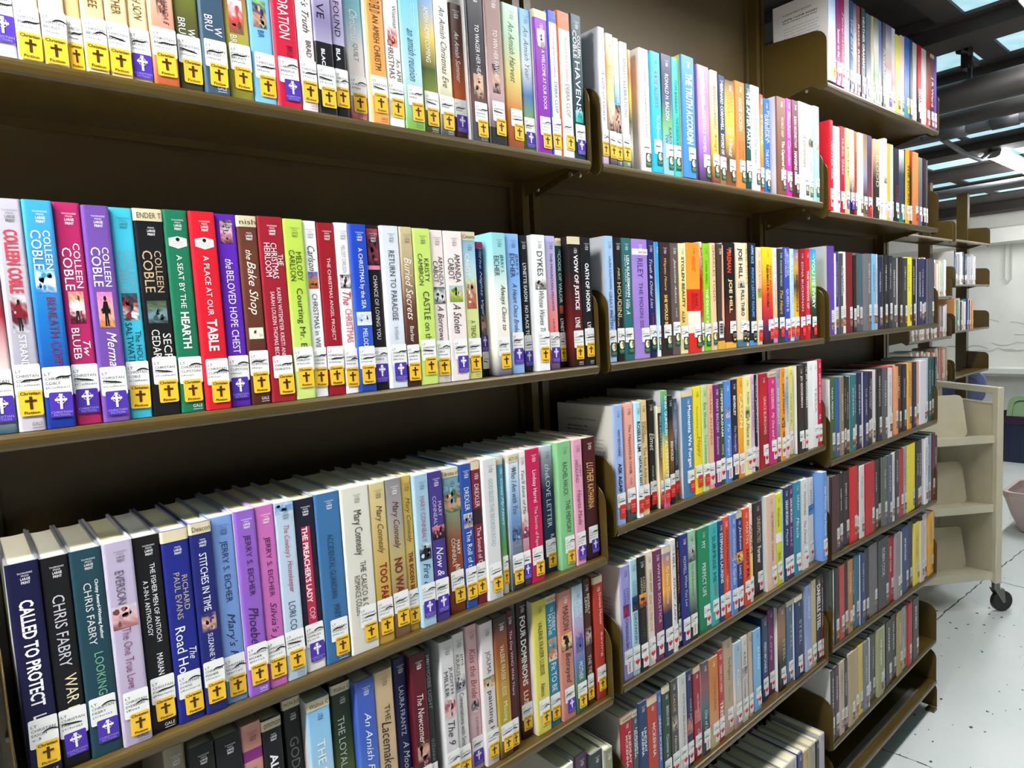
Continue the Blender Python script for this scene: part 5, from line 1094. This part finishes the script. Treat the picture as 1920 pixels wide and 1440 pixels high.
23120 275 2500 72;white and scarlet;ece8e8 e4e0e0 d83058 e0dce0;h;;;
23398 415 2371 58;lemon yellow;ecdc60 e8d860;g;;;
23814 332 2444 60;pale pink;f0ccc8 ecd0cc;g;;;
24191 458 2500 72;cobalt blue;2a6cc8 2866c0 2060b0 2c98a8;y;;;
24650 213 2500 58;dark grey;3c4040 4a4e50;b;;;
24963 357 2500 86;silver white;c8c4c4 c0bcbc;b;;;
25322 333 2487 47;red and black;c81828 c81828 c81828 1c1a1a 1a1a1a;b;;ESCAPE|f0f0f0|.56-.8|.5|.6|b;
25796 439 2500 85;white;d8d4d0 d4d0cc;b;;;
26236 363 2500 76;red and brown;6a2c24 a03424 b83420;h;;;
26601 405 2500 79;maroon;6c201e 602020 4a1c1c;h;;J R Ward|f0e0d8|.3-.7|.5|.6|b;T=
27008 234 2500 68;violet;5848a0 5444a0;h;;;
@3B
18458 201 2359 -40;bright red;d2202e d41c2c;h;WINTER;WINTER SEA|f4d8d8|.22-.66|.5|.4|b;lc=cc2230
18939 407 2306 73;pale blue;b8d8ec c4dcea d8d4dc;h;;LAND OF WINTER|7090b0|.1-.5|.7|.3|n;
19347 306 2359 69;crimson;b02038 a81c34;b;;MURIEL SPARK|f4d8d8|.14-.56|.5|.4|n;
19655 275 2354 49;peach;f0b888 ecb484;p;;JANE|6a4430|.2-.56|.5|.36|n;
20054 308 2383 95;mauve and black;c8b0c8 d0b8c8 e8d0c8 201c20 2a2428;p;;Hunting|f0e8e8|.62-.8|.5|.5|i;
20365 143 2370 87;orange;e07028 d86028 c04020 981c24;g;;THOMAS KENEALLY|5a2010|.24-.7|.5|.6|b;
20510 377 2356 57;shell pink;f0d8d4 ecd4d0;g;;;
20888 318 2378 66;khaki brown;8c7050 a89070 9898b0 4a3a30 8a6c4c;g;;;
21263 314 2389 82;purple grey to red;5c5478 4a3c54 784050 a83c38;r;;;
21580 44 2355 90;vermilion;e84830 e84c30;b;;;
21626 426 2330 44;cream and black;f0d0a0 38342c 38342c;g;;BLOOD|e0d8c0|.2-.6|.6|.5|n;
22193 243 2391 90;white;e8e0d4 e4dcd0;b;;;
22438 251 2466 58;ivory;f0e8dc ece4d8;b;;;pic=.45-.55:e8e0d4,3a3430:.8
22691 261 2339 52;gold;d8b448 e0bc50;b;;;
23086 208 2365 91;pale blue;c4d0e8 ccd4ea;b;;;
23296 405 2284 64;charcoal;34343a 2c2c30;h;;CHAINS|c03030|.5-.74|.6|.4|n;
23704 452 2290 63;teal and navy;e8ece8 3c4858 344458 1f8070;b;;;
24265 63 2361 95;black;202022;b;;;
24330 318 2380 69;golden yellow;e0a820 e4b028 e4ac28;b;;THE SOUND|2a2420|.2-.76|.6|.5|b;
24695 196 2404 78;black and scarlet;d82440 2a2420 28221e 28221e;b;;;
25004 497 2394 82;burnt orange;e89c58 e08c48 d87840;r;;;
25503 363 2270 75;grey;8a8c8c 6a6c70 5a6a88;b;;;
25868 316 2274 66;dark plum;3a2c30 2c2428;b;;;
26269 172 2264 87;grey black;5a5c5e 4a4c4e;b;;;
@3C
18548 402 2450 90 5c3f98,18950 79 2252 73 dcdce4,19029 212 2305 99 3a3c80,19240 188 2258 47 4a4a4e,19428 356 2320 122 e6e2de,19784 450 2320 119 7a1c20,20262 213 2242 106 201e20,20476 193 2318 112 4a5a50,20668 327 2296 140 4c6074,21055 366 2307 45 6a6a6c,21452 376 2310 62 78b4dc,21828 223 2316 105 d8c0b4,22083 358 2251 111 262a48,22474 286 2313 69 262626,22774 340 2289 55 282a32,23114 417 2253 81 44464a,23531 141 2243 102 dcd6d0,23673 287 2270 51 2c2426,23960 439 2245 47 3a3a38,24399 566 2299 98 f0e42c,25003 428 2251 128 201f1e,25455 415 2265 83 262a54,25870 285 2279 100 343060,26155 290 2270 134 23284c,26444 550 2296 46 50525c
@3D
18170 363 2291 55 dcdcdc,18561 373 2313 91 3c5a2c,18951 276 2290 95 2f5c98,19227 239 2284 66 8a7860,19466 151 2300 65 222222,19648 246 2251 92 2a3430,19913 326 2270 63 207074,20239 224 2254 114 4c5456,20482 339 2292 111 24264c,20821 333 2293 49 262b58,21154 203 2250 49 242428,21358 241 2259 99 302828,21619 294 2278 128 e6dcd8,21913 357 2304 72 242426,22271 402 2298 43 5a565a,22673 375 2252 45 dcdadc,23085 268 2294 135 d02c2c,23353 272 2249 62 dc9c68,23626 518 2293 137 4a1c28,24143 409 2251 122 202022,24594 378 2268 102 e4a43c,24972 343 2267 64 262c44,25341 324 2268 101 d8a078,25691 694 2251 79 dcd8e0,26384 278 2292 123 a8b8bc,26662 329 2275 120 1f5458,26991 287 2281 125 1c4a4c,27278 243 2286 99 222426
@3E
18343 207 2272 114 b0aeb0,18564 516 2243 50 4a2c34,19080 240 2243 60 24241e,19335 110 2278 129 e0dcda,19445 449 2240 116 28242a,19894 502 2311 87 cf2026,20397 158 2274 102 6a4440,20571 346 2248 87 d8d4d0,20916 706 2253 55 b81c2c,21623 344 2271 77 302c2c,21966 351 2252 128 2a2c28,22317 359 2262 65 5c6058,22694 395 2263 56 54586a,23089 234 2279 64 dcd8d4,23323 304 2314 43 3a3c3c,23627 516 2315 77 b42c38,24143 400 2360 109 a8a4a0,24573 745 2360 107 e8d828,25319 428 2400 87 26262a,25746 328 2400 135 43305c,26129 335 2400 52 e0dce0,26464 456 2440 107 7aa0b4,26920 349 2500 69 5c1c24,27328 297 2360 107 2c2a28
@3F
18368 375 2253 113 3a4440,18742 278 2242 60 262624,19056 335 2246 63 b83c40,19391 276 2318 80 1a1a1a,19682 319 2265 76 b07c4c,20001 151 2263 87 3c4a30,20151 422 2297 113 2c6c8c,20573 314 2259 56 2a3a6a,20888 402 2315 107 2a1c24,21289 664 2350 105 6a6464,21954 870 2360 83 3a3a40,22869 546 2241 138 b01c30,23415 374 2302 46 8a8488,23789 238 2244 81 d8d4d4,24027 634 2360 95 263c74,24711 454 2400 139 23264a,25217 520 2268 92 dcc84c,25737 373 2246 49 c8bcac,26164 437 2400 130 dcd4d0,26656 563 2360 89 e4a42c,27219 230 2244 134 6c8078
@3G
18242 432 2224 64 3a3a3c,18729 277 2225 80 4a3438,19006 340 2253 66 b4a48c,19346 231 2224 71 2e2a28,19635 414 2298 44 ac946c,20049 303 2261 58 b49a74,20351 371 2263 80 d8bc58,20722 380 2245 48 6a7078,21102 90 2263 51 dcd8d4,21192 299 2268 132 48466a,21491 331 2237 126 5a5c50,21822 475 2263 42 98986c,22297 208 2266 89 b0a48c,22575 497 2270 78 2a2a2a,23072 512 2293 113 282828,23584 451 2256 71 a08a58,24036 463 2238 123 98bcb8,24499 363 2245 52 b41c24,24974 571 2282 49 382e30,25545 200 2245 122 9c9a9c
'''
rows = {}; cur = None
for ln in TABLE.strip().split('\n'):
    if ln[0] == '@': cur = ln[1:]; rows[cur] = []
    else: rows[cur].append(ln)
for sh, rs in rows.items():
    if sh in ('3C', '3D', '3E', '3F', '3G'): continue
    for i, row in enumerate(rs): make_book(sh, i, len(rs), row)

# the rest of the books (low shelves of the far bay, rear bookcase), beyond the three hundred that show largest
mb = MB()
def small_book(x0, w, h, y, z, c, d=.148, label=True, yo=0.0):
    rnd = random.Random(int(x0*7000)+int(z*900)); t = min(.0024, w*.22); r = min(.003, w*.25)
    D = min(d, .19-y); a, b = x0, x0+w
    lc = GREY if rnd.random() < .4 else mix(c, (.5, .5, .5), .15)
    mb.box(a, a+t, yo+y+r, yo+y+D, z, z+h, lc); mb.box(b-t, b, yo+y+r, yo+y+D, z, z+h, c)
    mb.prism([(a, yo+y+r), (a, yo+y+r*.5), (a+r*.5, yo+y), (b-r*.5, yo+y), (b, yo+y+r*.5), (b, yo+y+r)], 2, z, z+h, c)
    mb.box(a+t, b-t, yo+y+r, yo+y+D-.004, z+.003, z+h-.003, PAGES[rnd.randrange(6)])
    yy = yo+y-.0004
    if label and w > .008:
        lw = min(.018, w*.8); zl = z+rnd.uniform(.034, .046)
        mb.quad([(b-lw-.001, yy, zl+.034), (b-lw-.001, yy, zl), (b-.001, yy, zl), (b-.001, yy, zl+.034)], lin('dedbd6'))
        for k in range(3): mb.box(b-lw, b-lw*.35, yy-.0003, yy-.0001, zl+.009+.006*k, zl+.0102+.006*k, lin('5a5856'))
        pal = [lin(q) for q in rnd.choice((('3a2c28', 'b89080', '2a2422'), ('4a3c38', 'd0b0a0', '3a2a28'), ('c8823c', '3a2c24', 'd89848')))]
        picture(mb, b-lw, b-.001, zl-.024, zl, pal, yy, rnd)
    # title strokes down the spine
    ink = mix(c, (.95, .93, .9), .75) if luma(c) < .35 else mix(c, (.05, .05, .05), .6)
    if w > .014 and label and rnd.random() < .7:
        s = rnd.choice(('ROBIN COOK', 'THE GAMES', 'COOK', 'DEAN KOONTZ', 'TANA FRENCH', 'ANY MINUTE NOW', 'MACBETH'))
        write(mb, s, rnd.choice('nb'), ink, a+w*.38, a+w*.64, z+h*rnd.uniform(.42, .55), z+h*rnd.uniform(.78, .9), yy, True)
for sh in ('3C', '3D', '3E', '3F', '3G'):
    for q in rows[sh][0].split(','):
        x0, w, h, y, c = q.split(); x0, w, h, y = [int(v)/1e4 for v in (x0, w, h, y)]
        z = ZS[sh]
        if sh in TILT: A, za, C, zc = TILT[sh]; z = za+(zc-za)*(x0-A)/(C-A)
        if x0 < 2*P+.0175: w -= 2*P+.0175-x0; x0 = 2*P+.0175
        small_book(x0, w-.0004, h, y, z+.0006, lin(c))
rb = random.Random(8)
def rear_row(xa, xb, yo, z, cols, h=.23, wide=(.022, .05)):
    x = xa; k = 0
    while x < xb:
        w = rb.uniform(*wide)
        if x+w > xb: break
        small_book(x, w-.0005, h+rb.uniform(-.02, .02), .012+rb.uniform(0, .02), z+.0006, lin(cols[k % len(cols)]), .15, True, yo); x += w; k += 1
rear_row(5.77, 6.36, .775, 1.683, ['26344e', '5a6a7c', 'a8acb0', '8c8c90', 'e0dee0', 'c8c8cc', '3a4458', '8a2c34', '20242c'], .232)
rear_row(5.77, 6.28, .775, 1.331, ['d08a30', 'd8d8d4', '2c8068', '24308c', 'd8c4bc', '2a2a2c', 'e0dedc'], .232)
rear_row(4.9, 5.69, .785, 1.60, ['e8d8c0', 'c8b0b4', 'a08068', '8a3c44', 'e4e0cc', 'd4c8b4', 'c0906c', 'd8c0b0', '98c8ac', 'e4e0d8'], .25)
rear_row(4.9, 5.69, .785, 1.30, ['8a6a64', 'd8d4d0', '4c5254', 'e0dcd8', 'c8c4c0', '303436', 'd8c8b8', 'e8e4e0'], .22)
rear_row(4.9, 5.69, .785, .96, ['c8bca8', 'd8ccb8', 'a89478', 'd8d0c4', 'c85c28', 'c05424'], .25)
rear_row(4.9, 5.69, .785, .62, ['1c1c1e', 'a83428', 'd8d4cc', '3a3a3c'], .22)
o = mb.build('books', M['jacket'])
o['label'] = 'rest of the books, low shelves of the far bay and the rear bookcase'
o['category'] = 'books'; o['kind'] = 'stuff'
